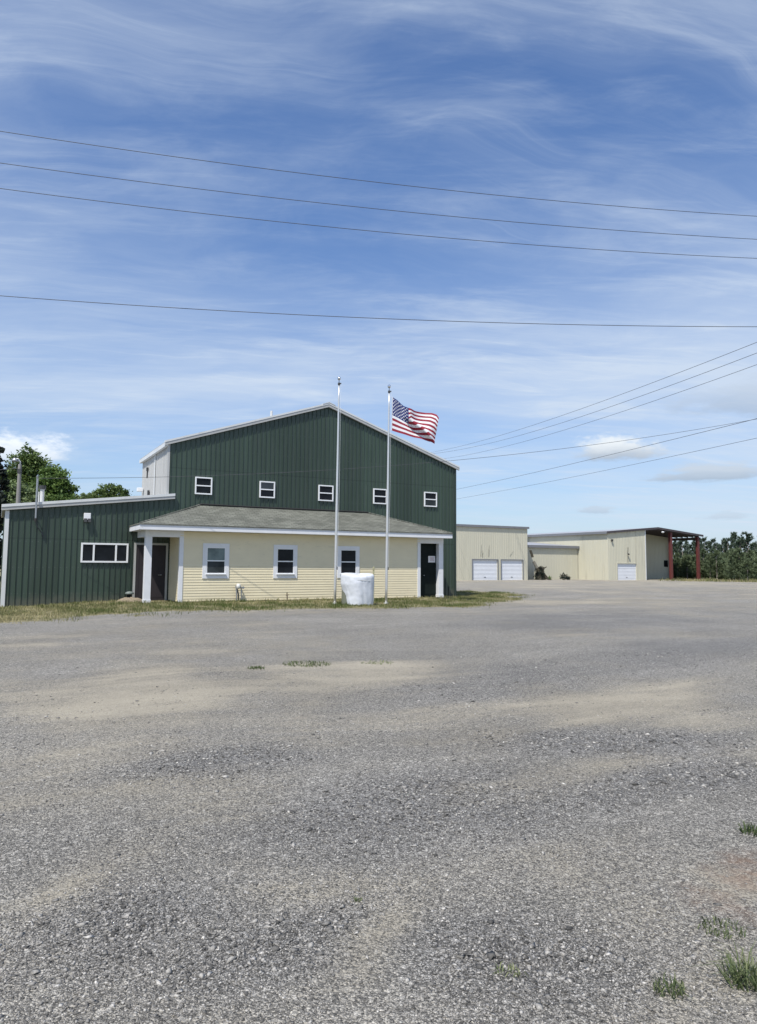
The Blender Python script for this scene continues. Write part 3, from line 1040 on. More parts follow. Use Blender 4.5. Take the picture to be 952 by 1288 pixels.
A = thing('metal_wing', 'low dark green ribbed metal wing with a sloping roof, left of the yellow building', 'building', WL, WS, -0.15)
mb = MB()
corrugated(mb, WL, ML - .001, wing_top, -0.5, plane=WS - .004)
mb.build('front_wall', green, A)
mb = MB()
corrugated(mb, WS, WB, WZ0, -0.5, axis='s', plane=WL, out=-1)
mb.build('side_wall', green, A)
mb = MB()
mb.quad((WL, WB, -.5), (ML, WB, -.5), (ML, WB, wing_top(ML)), (WL, WB, WZ0))
mb.build('rear_wall', green_dark, A)
mb = MB()
a, b = WL - .14, ML + .0
za, zb = wing_top(a) + .03, wing_top(b) + .03
mb.hexa([(a, WS - .10, za), (b, WS - .10, zb), (b, WB + .15, zb), (a, WB + .15, za)], [(a, WS - .10, za + .10), (b, WS - .10, zb + .10), (b, WB + .15, zb + .10), (a, WB + .15, za + .10)])
mb.build('roof', roof_steel, A)
mb = MB()
a, b = WL - .17, -5.34
za, zb = wing_top(a), wing_top(b)
mb.hexa([(a, WS - .15, za - .02), (b, WS - .15, zb - .02), (b, WS - .04, zb - .02), (a, WS - .04, za - .02)],
        [(a, WS - .15, za + .095), (b, WS - .15, zb + .095), (b, WS - .10, zb + .095), (a, WS - .10, za + .095)])
mb.hexa([(a, WS - .17, za + .097), (b, WS - .17, zb + .097), (b, WS - .04, zb + .097), (a, WS - .04, za + .097)],
        [(a, WS - .17, za + .20), (b, WS - .17, zb + .20), (b, WS - .04, zb + .20), (a, WS - .04, za + .20)], 1)
mb.build('rake_trim', [trim_grey, trim_white], A)
mb = MB()
mb.box(WL - .04, WL + .10, WS - .045, WS + .10, -.4, WZ0 - .03)
mb.build('corner_trim', trim_white, A)
window(A, -8.82, -7.08, 1.50, 2.26, WS - .032, bar=.065, proud=.055, cols=(.265, .735))
mb = MB()
mb.box(-8.77, -8.52, WS - .12, WS - .01, 3.14, 3.41)
fl = mb.build('flood_light', white_vinyl, A, bevel=.015)
mb = MB()
for k_ in (-8.71, -8.57):
    mb.hexa([(k_ - .055, WS - .20, 3.06), (k_ + .055, WS - .20, 3.06), (k_ + .055, WS - .08, 3.06), (k_ - .055, WS - .08, 3.06)],
            [(k_ - .055, WS - .17, 3.19), (k_ + .055, WS - .17, 3.19), (k_ + .055, WS - .08, 3.21), (k_ - .055, WS - .08, 3.21)])
mb.build('lamp_head', dark_metal, fl)
mb = MB()
ms = WS - .26
mb.tube([(-10.45, ms, 3.12), (-10.45, ms, 4.62), (-10.47, ms - .02, 4.72)], .036, 10)
mb.tube([(-10.45, ms, 3.2), (-10.45, WS - .02, 3.2)], .022, 6)
mb.tube([(-10.45, ms, 3.14), (-10.45, ms + .02, 3.02)], .055, 8, 1)
sm = mb.build('service_mast', [galv, dark_metal], A)
mb = MB()
mb.tube([(-10.45, ms + .02, 3.06), (-10.40, ms + .08, 2.85), (-10.22, WS - .05, 2.62), (-10.15, WS - .04, 2.45)], .02, 6)
mb.build('service_cable', wire_mat, A)
mb = MB()
vu = -10.23
mb.tube([(vu, 2.3, wing_top(vu) + .1), (vu, 2.3, 4.30)], .075, 12)
mb.tube([(vu, 2.3, 4.30), (vu, 2.3, 4.44)], .125, 12, 1)
mb.tube([(vu - .11, 2.35, wing_top(vu) + .1), (vu - .11, 2.35, 4.2)], .022, 6)
mb.build('flue_pipe', [pvc, dark_metal], A)

# ------------------------------------------------------------------ yellow front addition
YL, YR, YZ = -5.46, 5.46, 2.735
Y = thing('office_addition', 'pale yellow single storey front building with three windows and a shingled hip roof', 'building', 0, 0, 0)
mb = MB()
lap_siding(mb, YL, YR, 0.03, YZ)
lap_siding(mb, 0.0, MS - .03, 0.03, YZ, axis='s', plane=YL - .0, out=-1)
lap_siding(mb, 0.0, MS - .03, 0.03, YZ, axis='s', plane=YR + .0, out=1)
mb.build('siding', yellow, Y)
MB().box(YL + .01, YR - .01, 0.004, MS - .04, -.4, 0.03).build('foundation', block, Y)
# porches: slab, post, header, ceiling
for sgn in (-1, 1):
    e0 = 5.46
    P = lambda u: sgn * u
    mb = MB()
    mb.box(P(e0 + .002), P(6.9), -.12, MS - .04, -.3, -.015)
    mb.build('porch_slab', concrete, Y, bevel=.01)
    mb = MB()
    pu0, pu1 = (6.50, 6.75)
    mb.box(P(pu0), P(pu1), -.005, .235, -.01, 2.50)
    mb.box(P(pu0 - .015), P(pu1 + .015), -.02, .25, -.012, .13)
    mb.build('porch_post', white_paint, Y, bevel=.006)
    mb = MB()
    mb.box(P(e0 - .14), P(6.752), -.012, .24, 2.50, YZ + .004)
    mb.box(P(6.50), P(6.75), .24, MS - .03, 2.50, YZ + .002)
    mb.build('porch_header', white_paint, Y)
    mb = MB()
    mb.box(P(e0 - .14), P(e0 + .02), -.034, .10, 0.0, 2.50)
    mb.build('corner_board', white_paint, Y, bevel=.004)
# left porch door and its casing on the wing wall
mb = MB()
mb.box(-6.86, -6.78, MS - .09, MS - .02, -.02, 2.30)
mb.box(-5.62, -5.54, MS - .09, MS - .02, -.02, 2.30)
mb.box(-6.78, -5.62, MS - .09, MS - .02, 2.22, 2.30)
mb.build('door_casing', trim_grey, Y)
mb = MB()
mb.box(-6.775, -5.625, MS - .075, MS - .02, 0.0, 2.215)
mb.box(-6.72, -6.66, MS - .085, MS - .075, .12, 2.12)
mb.box(-5.74, -5.68, MS - .085, MS - .075, .12, 2.12)
mb.box(-6.66, -5.74, MS - .085, MS - .075, 2.06, 2.12)
mb.box(-6.66, -5.74, MS - .085, MS - .075, .12, .18)
dr = mb.build('porch_door', door_brown, Y)
mb = MB()
mb.tube([(-5.80, MS - .085, 1.02), (-5.80, MS - .14, 1.02)], .022, 8)
mb.tube([(-5.80, MS - .14, 1.02), (-5.92, MS - .14, 1.02)], .014, 8)
mb.build('handle', galv, dr)
# right porch door with a notice
rd = .245
mb = MB()
mb.box(5.50, 6.745, rd, rd + .05, 0.0, 2.495)
mb.box(5.72, 6.60, rd - .012, rd, .15, .95)
mb.box(5.72, 6.60, rd - .012, rd, 1.10, 2.36)
dr = mb.build('porch_door', door_green, Y, bevel=.004)
mb = MB()
mb.tube([(5.80, rd, 1.02), (5.80, rd - .06, 1.02)], .02, 8)
mb.lathe([(.0, 0), (.026, .005), (.03, .025), (.02, .045), (0, .05)], 10, (5.80, rd - .075, .995))
mb.build('handle', galv, dr)
sign_m = mat('notice_board', (0.74, 0.72, 0.72), 0.5, var=0.03)
sign_t = mat('notice_print', (0.42, 0.27, 0.29), 0.6, var=0.1)
mb = MB()
mb.box(6.06, 6.44, rd - .026, rd - .013, 1.62, 1.92)
sg = mb.build('notice', sign_m, dr)
mb = MB()
rr = random.Random(3)
for i, z_ in enumerate((1.86, 1.81, 1.76, 1.715)):
    x_ = 6.13 + .012 * (i % 2)
    while x_ < 6.36:
        w_ = rr.uniform(.012, .03)
        mb.box(x_, x_ + w_, rd - .028, rd - .026, z_ - .014, z_ + .014)
        x_ += w_ + rr.uniform(.006, .014)
mb.build('lettering', sign_t, sg)
# windows with flat casings
for (a, b), pl in zip(((-4.57, -3.51), (-1.65, -0.60), (1.25, 2.32)), ([glass_screen, glass_blind], [glass, glass], [glass, glass])):
    mb = MB()
    z0, z1 = .91, 2.29
    cw = .155
    mb.box(a, b, -.042, .0, z1 - cw, z1)
    mb.box(a, a + cw, -.040, .0, z0 + .0, z1 - cw)
    mb.box(b - cw, b, -.040, .0, z0 + .0, z1 - cw)
    mb.box(a + cw - .03, b - cw + .03, -.095, .0, z0 + .155, z0 + .189)
    mb.box(a + cw, b - cw, -.034, .0, z0 + .0, z0 + .155)
    w = mb.build('window', white_paint, Y, bevel=.003)
    mb = MB()
    a2, b2, c2, d2 = a + cw + .001, b - cw - .001, z0 + .19, z1 - cw
    t_ = .03
    mid = (c2 + d2) / 2 - .01
    mb.box(a2, a2 + t_, -.033, .01, c2, d2)
    mb.box(b2 - t_, b2, -.033, .01, c2, d2)
    mb.box(a2 + t_, b2 - t_, -.033, .01, d2 - t_, d2)
    mb.box(a2 + t_, b2 - t_, -.033, .01, c2, c2 + t_)
    mb.box(a2 + t_, b2 - t_, -.031, .01, mid - .022, mid + .022)
    mb.build('sash', white_vinyl, w)
    MB().box(a2 + t_, b2 - t_, -.02, -.003, mid + .022, d2 - t_).build('pane', pl[1], w)
    MB().box(a2 + t_, b2 - t_, -.024, -.003, c2 + t_, mid - .022).build('pane', pl[0], w)
# hip roof
EL, ER, ES, EZ, TZ, TL_, TR_ = -7.06, 6.93, -.50, 2.93, 3.88, -4.32, 3.69
mb = MB()
th = .04
fr = [(EL - .02, ES - .03, EZ), (ER + .02, ES - .03, EZ), (TR_, MS - .032, TZ), (TL_, MS - .032, TZ)]
# front slope split into strips with a slight sag so that it is not dead flat
nu, nv = 40, 8
vs, fs = [], []
for j in range(nv + 1):
    v_ = j / nv
    for i in range(nu + 1):
        q = i / nu
        e = np.array(fr[0]) * (1 - q) + np.array(fr[1]) * q
        t = np.array(fr[3]) * (1 - q) + np.array(fr[2]) * q
        p = e * (1 - v_) + t * v_
        p[2] += th + .018 * math.sin(q * 23 + v_ * 4) * (v_ * (1 - v_)) - .03 * math.sin(q * math.pi) * 4 * v_ * (1 - v_) * .4
        vs.append(tuple(p))
for j in range(nv):
    for i in range(nu):
        k_ = j * (nu + 1) + i
        fs.append((k_, k_ + 1, k_ + nu + 2, k_ + nu + 1))
mb.add(vs, fs)
mb.add([(EL - .02, MS - .032, EZ + th), (EL - .02, ES - .03, EZ + th), (TL_, MS - .032, TZ + th)], [(0, 1, 2)])
mb.add([(ER + .02, ES - .03, EZ + th), (ER + .02, MS - .032, EZ + th), (TR_, MS - .032, TZ + th)], [(0, 1, 2)])
mb.quad((EL - .02, ES - .03, EZ + .004), (ER + .02, ES - .03, EZ + .004), (ER + .02, ES - .03, EZ + th), (EL - .02, ES - .03, EZ + th))
mb.quad((EL - .02, MS - .032, EZ + .004), (EL - .02, ES - .03, EZ + .004), (EL - .02, ES - .03, EZ + th), (EL - .02, MS - .032, EZ + th))
mb.quad((ER + .02, ES - .03, EZ + .004), (ER + .02, MS - .032, EZ + .004), (ER + .02, MS - .032, EZ + th), (ER + .02, ES - .03, EZ + th))
rf = mb.build('roof', shingles, Y)
mb = MB()
for p, q in (((EL, ES, EZ + th + .012), (TL_, MS - .06, TZ + th + .012)), ((ER, ES, EZ + th + .012), (TR_, MS - .06, TZ + th + .012))):
    MB().tube([p, q], .03, 6).build('hip_cap', shingles, rf)
mb = MB()
mb.tube([(TL_ - .12, MS - .05, TZ + .02), (TL_ + .1, MS - .06, TZ + .085), (-2, MS - .06, TZ + .07), (1.2, MS - .06, TZ + .08), (TR_ - .1, MS - .06, TZ + .075), (TR_ + .1, MS - .05, TZ + .02)], .035, 6)
mb.build('flashing', black_tar, rf)
mb = MB()
mb.box(EL, ER, ES, ES + .025, 2.745, EZ)
mb.box(EL, EL + .025, ES + .025, MS - .033, 2.745, EZ)
mb.box(ER - .025, ER, ES + .025, MS - .033, 2.745, EZ)
mb.build('fascia', white_paint, Y)
mb = MB()
mb.box(EL + .026, ER - .026, ES + .026, MS - .034, YZ + .006, YZ + .022)
mb.build('soffit', white_paint, Y)

# ------------------------------------------------------------------ flagpoles, flag
def flagpole(label, bx, by, tx, ty, mat_):
    p = at_z(bx, by)
    q = at_y(tx, ty, p[1])
    e = thing_w('flagpole', label, 'flagpole', p[0], p[1], 0, 'flagpoles in front of the yellow building')
    H = q[2] - .30
    lx = q[0] - p[0]
    mb = MB()
    n = 14
    mb.tube([(lx * i / n, 0, H * i / n - .05 * (i == 0)) for i in range(n + 1)], [.050 - .021 * max(0, (i - 4)) / (n - 4) for i in range(n + 1)], 16)
    mb.build('pole', mat_, e, smooth=True)
    MB().tube([(0, 0, -.02), (0, 0, .05)], [.11, .085], 16).build('base_collar', mat_, e)
    mb = MB()
    mb.tube([(lx, 0, H - .02), (lx, 0, H + .06)], .05, 12)
    mb.box(lx - .02, lx + .09, -.02, .02, H + .02, H + .055)
    mb.tube([(lx, 0, H + .06), (lx, 0, H + .18)], .014, 8)
    mb.build('truck', dark_metal, e)
    mb = MB()
    R_ = .068
    mb.lathe([(R_ * math.sin(math.pi * i / 12) + 1e-4, R_ - R_ * math.cos(math.pi * i / 12)) for i in range(13)], 18, (lx, 0, H + .17))
    mb.build('ball', ball_mat, e, smooth=True)
    mb = MB()
    mb.tube([(lx + .075, -.01, H + .03), (lx * .6 + .085, -.02, H * .55), (lx * .3 + .065, -.03, 1.4)], .004, 5)
    mb.build('halyard', white_paint, e)
    mb = MB()
    mb.box(.04, .09, -.02, .02, 1.30, 1.42)
    mb.build('cleat', dark_metal, e)
    return p, lx, H


flagpole('slender white metal flagpole without a flag, left of the white wrapped tank', 421, 760, 426.5, 474, alu)
pR, lR, HR = flagpole('white metal flagpole that flies the flag, right of the white wrapped tank', 485.5, 759.5, 489.5, 484, alu)

red_c = mat('flag_red', (0.27, 0.012, 0.032), 0.7, var=0.05)
white_c = mat('flag_white', (0.78, 0.78, 0.80), 0.7, var=0.03)
blue_c = mat('flag_blue', (0.016, 0.030, 0.155), 0.7, var=0.05)
for m_ in (red_c, white_c, blue_c):
    t_ = NT(m_.node_tree)
    tr_ = t_.node('ShaderNodeBsdfTranslucent')
    src = t_.n['Principled BSDF'].inputs['Base Color'].links[0].from_socket
    t_.l.new(src, tr_.inputs[0])
    mx_ = t_.node('ShaderNodeMixShader')
    mx_.inputs[0].default_value = 0.18
    t_.l.new(t_.n['Principled BSDF'].outputs[0], mx_.inputs[1])
    t_.l.new(tr_.outputs[0], mx_.inputs[2])
    t_.l.new(mx_.outputs[0], t_.n['Material Output'].inputs[0])


def build_flag():
    Y0 = pR[1]
    ff = [0, .15, .28, .40, .52, .66, .82, .93, 1.0]
    top = [(493.8, 499.5), (500, 503.5), (507, 509.5), (513.5, 514.3), (521, 517.0), (532, 518.2), (543, 520.0), (549, 522.5), (551.5, 526.5)]
    bot = [(492.6, 541.5), (500, 543.8), (507, 546.0), (514, 548.2), (521, 550.2), (529, 552.0), (537, 553.8), (542, 556.0), (546.2, 559.2)]
    T = np.array([at_y(x, y, Y0) for x, y in top])
    Bt = np.array([at_y(x, y, Y0) for x, y in bot])

    def surf(f, v):
        """f along the fly 0..1, v from the top 0..1"""
        a = np.array([np.interp(f, ff, T[:, k]) for k in range(3)])
        b = np.array([np.interp(f, ff, Bt[:, k]) for k in range(3)])
        p = a * (1 - v) + b * v
        # waves: a main diagonal crease from the canton's corner to the lower fly corner, and softer ripples
        fc = .42 + .58 * np.clip((v - .40) / .60, 0, 1)
        d = f - fc
        y = -.22 * math.exp(-(d / .10) ** 2) * min(1, f * 2.5) + .16 * math.exp(-((d + .17) / .13) ** 2) * min(1, f * 2)
        y += .07 * math.sin(f * 11 + v * 1.6) * f + .10 * math.sin(f * 6.0 - 1.2 + v * 2.2) * f
        p = p + np.array([0, y, 0.012 * math.sin(f * 17 + v * 3) * f])
        # the crease swallows a little cloth
        p[2] += (.08 * float(sstep(-.005, .03, d)) - .02 * math.exp(-((d + .03) / .05) ** 2)) * min(1, 3 * v) * (1 - .6 * f)
        return p
    NU = 60
    mb = MB()
    o = len(mb.v)
    RV = 3
    rows = 13 * RV
    for j in range(rows + 1):
        for i in range(NU + 1):
            mb.v.append(tuple(surf(i / NU, j / rows)))
    for j in range(rows):
        stripe = j // RV
        for i in range(NU):
            k = j * (NU + 1) + i
            mb.f.append((k, k + NU + 1, k + NU + 2, k + 1))
            mb.m.append(2 if (i < NU * .4 and stripe < 7) else (0 if stripe % 2 == 0 else 1))
    base = np.array([pR[0] + .12, Y0, 7.5])
    e = bpy.data.objects.new('flag', None)
    mb.v = [tuple(np.array(p) - base) for p in mb.v]
    me = bpy.data.meshes.new('flag')
    me.from_pydata(mb.v, [], mb.f)
    for m_ in (red_c, white_c, blue_c):
        me.materials.append(m_)
    me.polygons.foreach_set('material_index', mb.m)
    me.polygons.foreach_set('use_smooth', [True] * len(mb.f))
    ob = bpy.data.objects.new('flag', me)
    col.objects.link(ob)
    ob.location = base
    tag(ob, 'star spangled banner with red and white stripes rippling from the right flagpole', 'flag')
    sm_ = MB()
    for side in (-1, 1):
        for r_ in range(9):
            nst = 6 if r_ % 2 == 0 else 5
            for c_ in range(nst):
                f0_ = (.4 / 12) * (1 + 2 * c_ + (r_ % 2))
                v0_ = (7 / 13) / 10 * (r_ + 1)
                pts = []
                for k in range(10):
                    t = math.pi / 2 + k * math.pi / 5
                    rr_ = (.040 if k % 2 == 0 else .017)
                    pts.append(surf(f0_ + math.cos(t) * rr_ / 1.9, v0_ - math.sin(t) * rr_ / 1.3))
                cen = surf(f0_, v0_)
                q1, q2 = surf(f0_ + .01, v0_), surf(f0_, v0_ + .01)
                n = np.cross(q1 - cen, q2 - cen)
                n = n / np.linalg.norm(n) * .006 * side
                vs = [tuple(p + n - base) for p in pts + [cen]]
                sm_.add(vs, [(k, (k + 1) % 10, 10) for k in range(10)])
    st = sm_.build('stars', white_c, None)
    st.parent = ob
    hd = MB()
    a, b = surf(0, 0), surf(0, 1)
    hd.tube([tuple(a - base), tuple(b - base)], .014, 6)
    hd.tube([tuple(a - base), (lR * .93 + pR[0] - base[0] + .03, 0, a[2] - base[2])], .007, 5)
    hd.tube([tuple(b - base), (lR * .78 + pR[0] - base[0] + .03, 0, b[2] - base[2])], .007, 5)
    h_ = hd.build('hoist_band', white_c, None)
    h_.parent = ob


build_flag()

# ------------------------------------------------------------------ white wrapped tank between the poles
def build_tank():
    cx_, cy_ = -.735, 26.45
    nu, prof = 96, []
    pr = [(.02, 1.135), (.20, 1.15), (.40, 1.15), (.50, 1.13), (.545, 1.09), (.56, 1.03), (.562, .95), (.562, .85), (.56, .76), (.558, .66), (.556, .56),
          (.556, .46), (.556, .36), (.556, .26), (.556, .17), (.552, .09), (.55, .03), (.52, -.01)]
    fine = []
    for i in range(len(pr) - 1):
        for k in range(3):
            t = k / 3
            fine.append((pr[i][0] * (1 - t) + pr[i + 1][0] * t, pr[i][1] * (1 - t) + pr[i + 1][1] * t))
    fine.append(pr[-1])
    vs, fs = [], []
    for j, (r, z) in enumerate(fine):
        for i in range(nu):
            t = 2 * math.pi * i / nu
            c_, s_ = math.cos(t), math.sin(t)
            # rounded-box plan
            q = 1.0 + .05 * math.cos(4 * t + .6)
            f1 = fbm(np.array(3 + 2.2 * c_ + z * 1.4), np.array(8 + 2.2 * s_ - z * .7), 3) - .5
            f2 = abs(fbm(np.array(9 + 4.0 * c_ + 2 * z), np.array(2 + 4.0 * s_ + 3 * z), 4) - .5)
            rr_ = r * q + (.055 * f1 - .055 * f2 + .01) * min(1, r * 2.2)
            zz = z + .035 * math.sin(t * 2 + 1) * sstep(.8, 1.1, z) + (.04 * f1) * float(z > .05)
            # loose hem: overhangs on the camera-left side near the top
            rr_ += .06 * float(sstep(.45, .80, z)) * max(0, -c_) - .03 * max(0, -c_) * float(sstep(.5, .3, z))
            vs.append((rr_ * c_, rr_ * s_, float(zz)))
    for j in range(len(fine) - 1):
        for i in range(nu):
            a, b = j * nu + i, j * nu + (i + 1) % nu
            fs.append((a, a + nu, b + nu, b))
    fs.append(tuple(range(nu)))
    mb = MB().add(vs, fs)
    e = thing_w('wrapped_tank', 'round waist high tank wrapped in crumpled white plastic between the two flagpoles', 'tank', cx_, cy_, 0)
    mb.build('plastic_wrap', tank_white, e, smooth=True)
    mb = MB()
    mb.lathe([(.50, -.05), (.50, .82), (.30, .82)], 32, (-.13, .12, 0))
    mb.build('tank_body', mat('tank_body', (.16, .17, .13), .6), e)
    mb = MB()
    mb.tube([(.02 * math.sin(k), 0, 0) if False else (.565 * math.cos(2 * math.pi * k / 24) * (1 + .05 * math.cos(4 * 2 * math.pi * k / 24 + .6)), .565 * math.sin(2 * math.pi * k / 24) * (1 + .05 * math.cos(4 * 2 * math.pi * k / 24 + .6)), .93 + .03 * math.sin(k * .5)) for k in range(25)], .008, 5)
    mb.build('tie_cord', mat('cord', (.55, .55, .52), .8), e)


build_tank()
mb = MB()
mb.box(-.035, .035, -.025, .025, -.1, 1.42)
mb.box(-.04, .04, -.035, -.02, 1.28, 1.40)
st_ = mb.build('marker_stake', stake_mat, None, bevel=.006)
p_ = at_z(469.5, 757)
st_.location = (p_[0], p_[1] + .1, 0)
tag(st_, 'thin weathered wooden stake standing behind the white wrapped tank', 'stake')

# ------------------------------------------------------------------ small things along the wall
def utility():
    p = W(-3.17, -.22, 0)
    e = thing_w('gas_meter', 'grey pipe riser and meter standing against the yellow wall under the first window', 'gas meter', *p, rz=ANG)
    mb = MB()
    mb.tube([(-.06, 0, -.1), (-.07, 0, .40), (-.10, .02, .62)], .024, 8)
    mb.tube([(.02, -.02, -.1), (.0, -.02, .30), (-.05, 0, .50)], .030, 8, 1)
    mb.tube([(.18, .02, -.1), (.13, .0, .28), (.12, .02, .58), (.12, .2, .62)], .026, 8)
    mb.tube([(-.10, .02, .56), (.12, .02, .56)], .022, 8)
    mb.build('pipes', [galv, dark_metal], e)
    mb = MB()
    mb.lathe([(.02, 0), (.075, .02), (.085, .10), (.075, .19), (.02, .21)], 14, (.0, -.02, .50))
    mb.build('meter_body', pvc, e, smooth=True)
    mb = MB()
    mb.tube([(.19, 0, .55), (.19, -.05, .55)], .05, 12)
    mb.build('regulator', galv, e)
    p = W(-1.12, -.30, 0)
    e = thing_w('standpipe', 'short rusty pipe stub rising from the grass under the middle window', 'pipe', *p, rz=ANG)
    mb = MB()
    mb.tube([(0, 0, -.1), (-.01, 0, .20), (-.02, 0, .26)], .028, 8)
    mb.build('riser', mat('rusty_pipe', (.13, .10, .07), .8, var=.2, scale=12), e)
    mb = MB()
    mb.tube([(-.07, 0, .235), (.06, 0, .245)], .022, 8)
    mb.tube([(-.02, 0, .26), (-.02, 0, .335)], .026, 8)
    mb.build('valve', mat('old_brass', (.20, .17, .11), .6), e)
    p = W(-7.02, 1.48, -.02)
    e = thing_w('vent_cap', 'short dark green vent pipe with a round grey cap beside the porch door', 'vent', *p)
    mb = MB()
    mb.tube([(0, 0, -.1), (0, 0, .30)], .09, 14)
    mb.build('pipe', door_green, e)
    mb = MB()
    mb.lathe([(.14, 0), (.17, .02), (.15, .07), (.08, .11), (.005, .12)], 18, (0, 0, .29))
    mb.build('cap', mat('cap_grey', (.16, .19, .18), .5), e, smooth=True)
    # low heap of soil at the porch corner
    vs, fs = [], []
    n = 22
    for j in range(n):
        for i in range(n):
            x, y = (i / (n - 1) - .5) * 1.3, (j / (n - 1) - .5) * .9
            d = max(0, 1 - (x / .65) ** 2 - (y / .45) ** 2)
            vs.append((x, y, -.05 + .24 * d ** .8 * (.5 + float(fbm(np.array(x * 5), np.array(y * 5), 3)))))
    for j in range(n - 1):
        for i in range(n - 1):
            k = j * n + i
            fs.append((k, k + 1, k + n + 1, k + n))
    o = MB().add(vs, fs).build('soil_mound', soil_mat, None, smooth=True)
    q = W(-7.05, .95, 0)
    o.location = (q[0], q[1], gz(q[0], q[1]))
    o.rotation_euler = (0, 0, ANG)
    tag(o, 'low heap of reddish soil beside the left porch post', 'soil heap')


utility()

# ------------------------------------------------------------------ far buildings
GZ = -0.5
def garage(parent, u0, u1, z1, s_, label=None):
    mb = MB()
    mb.box(u0, u1, s_ + .10, s_ + .16, GZ, z1)
    n = 5
    for k in range(1, n):
        z = GZ + (z1 - GZ) * k / n
        mb.box(u0, u1, s_ + .085, s_ + .10, z - .5 / n * (z1 - GZ) * .9 - .0, z - .03 if False else z + .5 / n * (z1 - GZ) * .0 - .04)
    d = mb.build('garage_door', garage_white, parent)
    mb = MB()
    mb.box((u0 + u1) / 2 - .15, (u0 + u1) / 2 + .15, s_ + .06, s_ + .085, GZ + .35, GZ + .42)
    mb.build('handle', dark_metal, d)
    if label:
        d['label'] = label


def holed_front(mb, u0, u1, zt, s_, holes):
    """ribbed front wall with door openings; holes = (u0, u1, ztop) sorted"""
    x = u0
    for a, b, z in holes:
        corrugated(mb, x, a, zt, GZ - .3, plane=s_, pitch=.305, depth=.03)
        corrugated(mb, a, b, zt, z, plane=s_, pitch=.305, depth=.03)
        for e in (a, b):
            mb.quad((e, s_, GZ - .3), (e, s_ + .2, GZ - .3), (e, s_ + .2, z), (e, s_, z))
        mb.quad((a, s_, z), (b, s_, z), (b, s_ + .2, z), (a, s_ + .2, z))
        x = b
    corrugated(mb, x, u1, zt, GZ - .3, plane=s_, pitch=.305, depth=.03)


# first beige block (with the two white garage doors)
S1 = 46.26
F1 = thing('beige_warehouse', 'beige metal warehouse with two white garage doors, just right of the green building', 'warehouse', 45, S1, GZ)
mb = MB()
holed_front(mb, 30.0, 51.55, 6.42, S1, [(42.40, 46.42, 2.12), (47.06, 50.66, 2.12)])
mb.build('front_wall', beige_dirty, F1)
mb = MB()
corrugated(mb, S1, S1 + 15, 6.42, GZ - .3, axis='s', plane=51.55, out=1, pitch=.305, depth=.03)
mb.build('side_wall', beige, F1)
mb = MB()
corrugated(mb, S1, S1 + 15, 6.42, GZ - .3, axis='s', plane=30.0, out=-1, pitch=.305, depth=.03)
mb.build('side_wall', beige, F1)
mb = MB()
mb.hexa([(29.9, S1 - .1, 6.43), (51.65, S1 - .1, 6.43), (51.65, S1 + 15, 7.0), (29.9, S1 + 15, 7.0)], [(29.9, S1 - .1, 6.52), (51.65, S1 - .1, 6.52), (51.65, S1 + 15, 7.1), (29.9, S1 + 15, 7.1)])
mb.build('roof', far_roof, F1)
mb = MB()
mb.box(29.8, 51.72, S1 - .22, S1 - .10, 6.38, 6.66)
mb.build('eave_trim', far_trim, F1)
garage(F1, 42.40, 46.42, 2.12, S1)
garage(F1, 47.06, 50.66, 2.12, S1)
mb = MB()
for a, b, z in ((42.4, 46.42, 2.12), (47.06, 50.66, 2.12)):
    mb.box(a - .12, a, S1 - .06, S1 + .02, GZ, z + .12)
    mb.box(b, b + .12, S1 - .06, S1 + .02, GZ, z + .12)
    mb.box(a, b, S1 - .06, S1 + .02, z, z + .12)
mb.build('door_casing', far_trim, F1)
mb = MB()
stm = mat('soot_streaks', (0.39, 0.375, 0.305), 0.8, var=0.2)
rr = random.Random(4)
for c_, n, w in ((44.4, 5, .9), (48.6, 1, .5)):
    for k in range(n):
        x = c_ + rr.uniform(-w, w)
        z0_ = 2.5 + rr.uniform(0, .3)
        L = rr.uniform(.3, 1.6) * (1 if c_ < 46 else .5)
        dx = rr.uniform(.0, .25) * (1 if c_ < 46 else 3)
        mb.hexa([(x, S1 - .036, z0_), (x + .12, S1 - .036, z0_), (x + .12, S1 - .031, z0_), (x, S1 - .031, z0_)],
                [(x + dx, S1 - .036, z0_ + L), (x + dx + .05, S1 - .036, z0_ + L), (x + dx + .05, S1 - .031, z0_ + L), (x + dx, S1 - .031, z0_ + L)])
mb.build('dirt_streaks', stm, F1)

# third, larger block with the gable front and open canopy
S3, U3 = 42.28, 62.5
RU, EZ3, RZ3, UE = 72.35, 6.08, 6.93, 82.0
top3 = lambda u: EZ3 + (RZ3 - EZ3) * (1 - abs(u - RU) / (RU - U3))
F3 = thing('canopy_warehouse', 'long beige metal warehouse with an open corner canopy on red posts, far right', 'warehouse', RU, S3, GZ)
RB = 69.9          # right end of the forward room
SR = S3 + 5.5      # set-back wall under the canopy
mb = MB()
x = U3
dl, drr, dz_ = 64.18, 67.95, 1.80
corrugated(mb, U3, dl, top3, GZ - .4, plane=S3, pitch=.305, depth=.03)
corrugated(mb, dl, drr, top3, dz_, plane=S3, pitch=.305, depth=.03)
corrugated(mb, drr, RB, top3, GZ - .4, plane=S3, pitch=.305, depth=.03)
for e in (dl, drr):
    mb.quad((e, S3, GZ - .3), (e, S3 + .2, GZ - .3), (e, S3 + .2, dz_), (e, S3, dz_))
mb.build('front_wall', beige, F3)
mb = MB()
corrugated(mb, S3, S3 + 40, EZ3, GZ - .4, axis='s', plane=U3, out=-1, pitch=.305, depth=.03)
mb.build('side_wall', beige, F3)
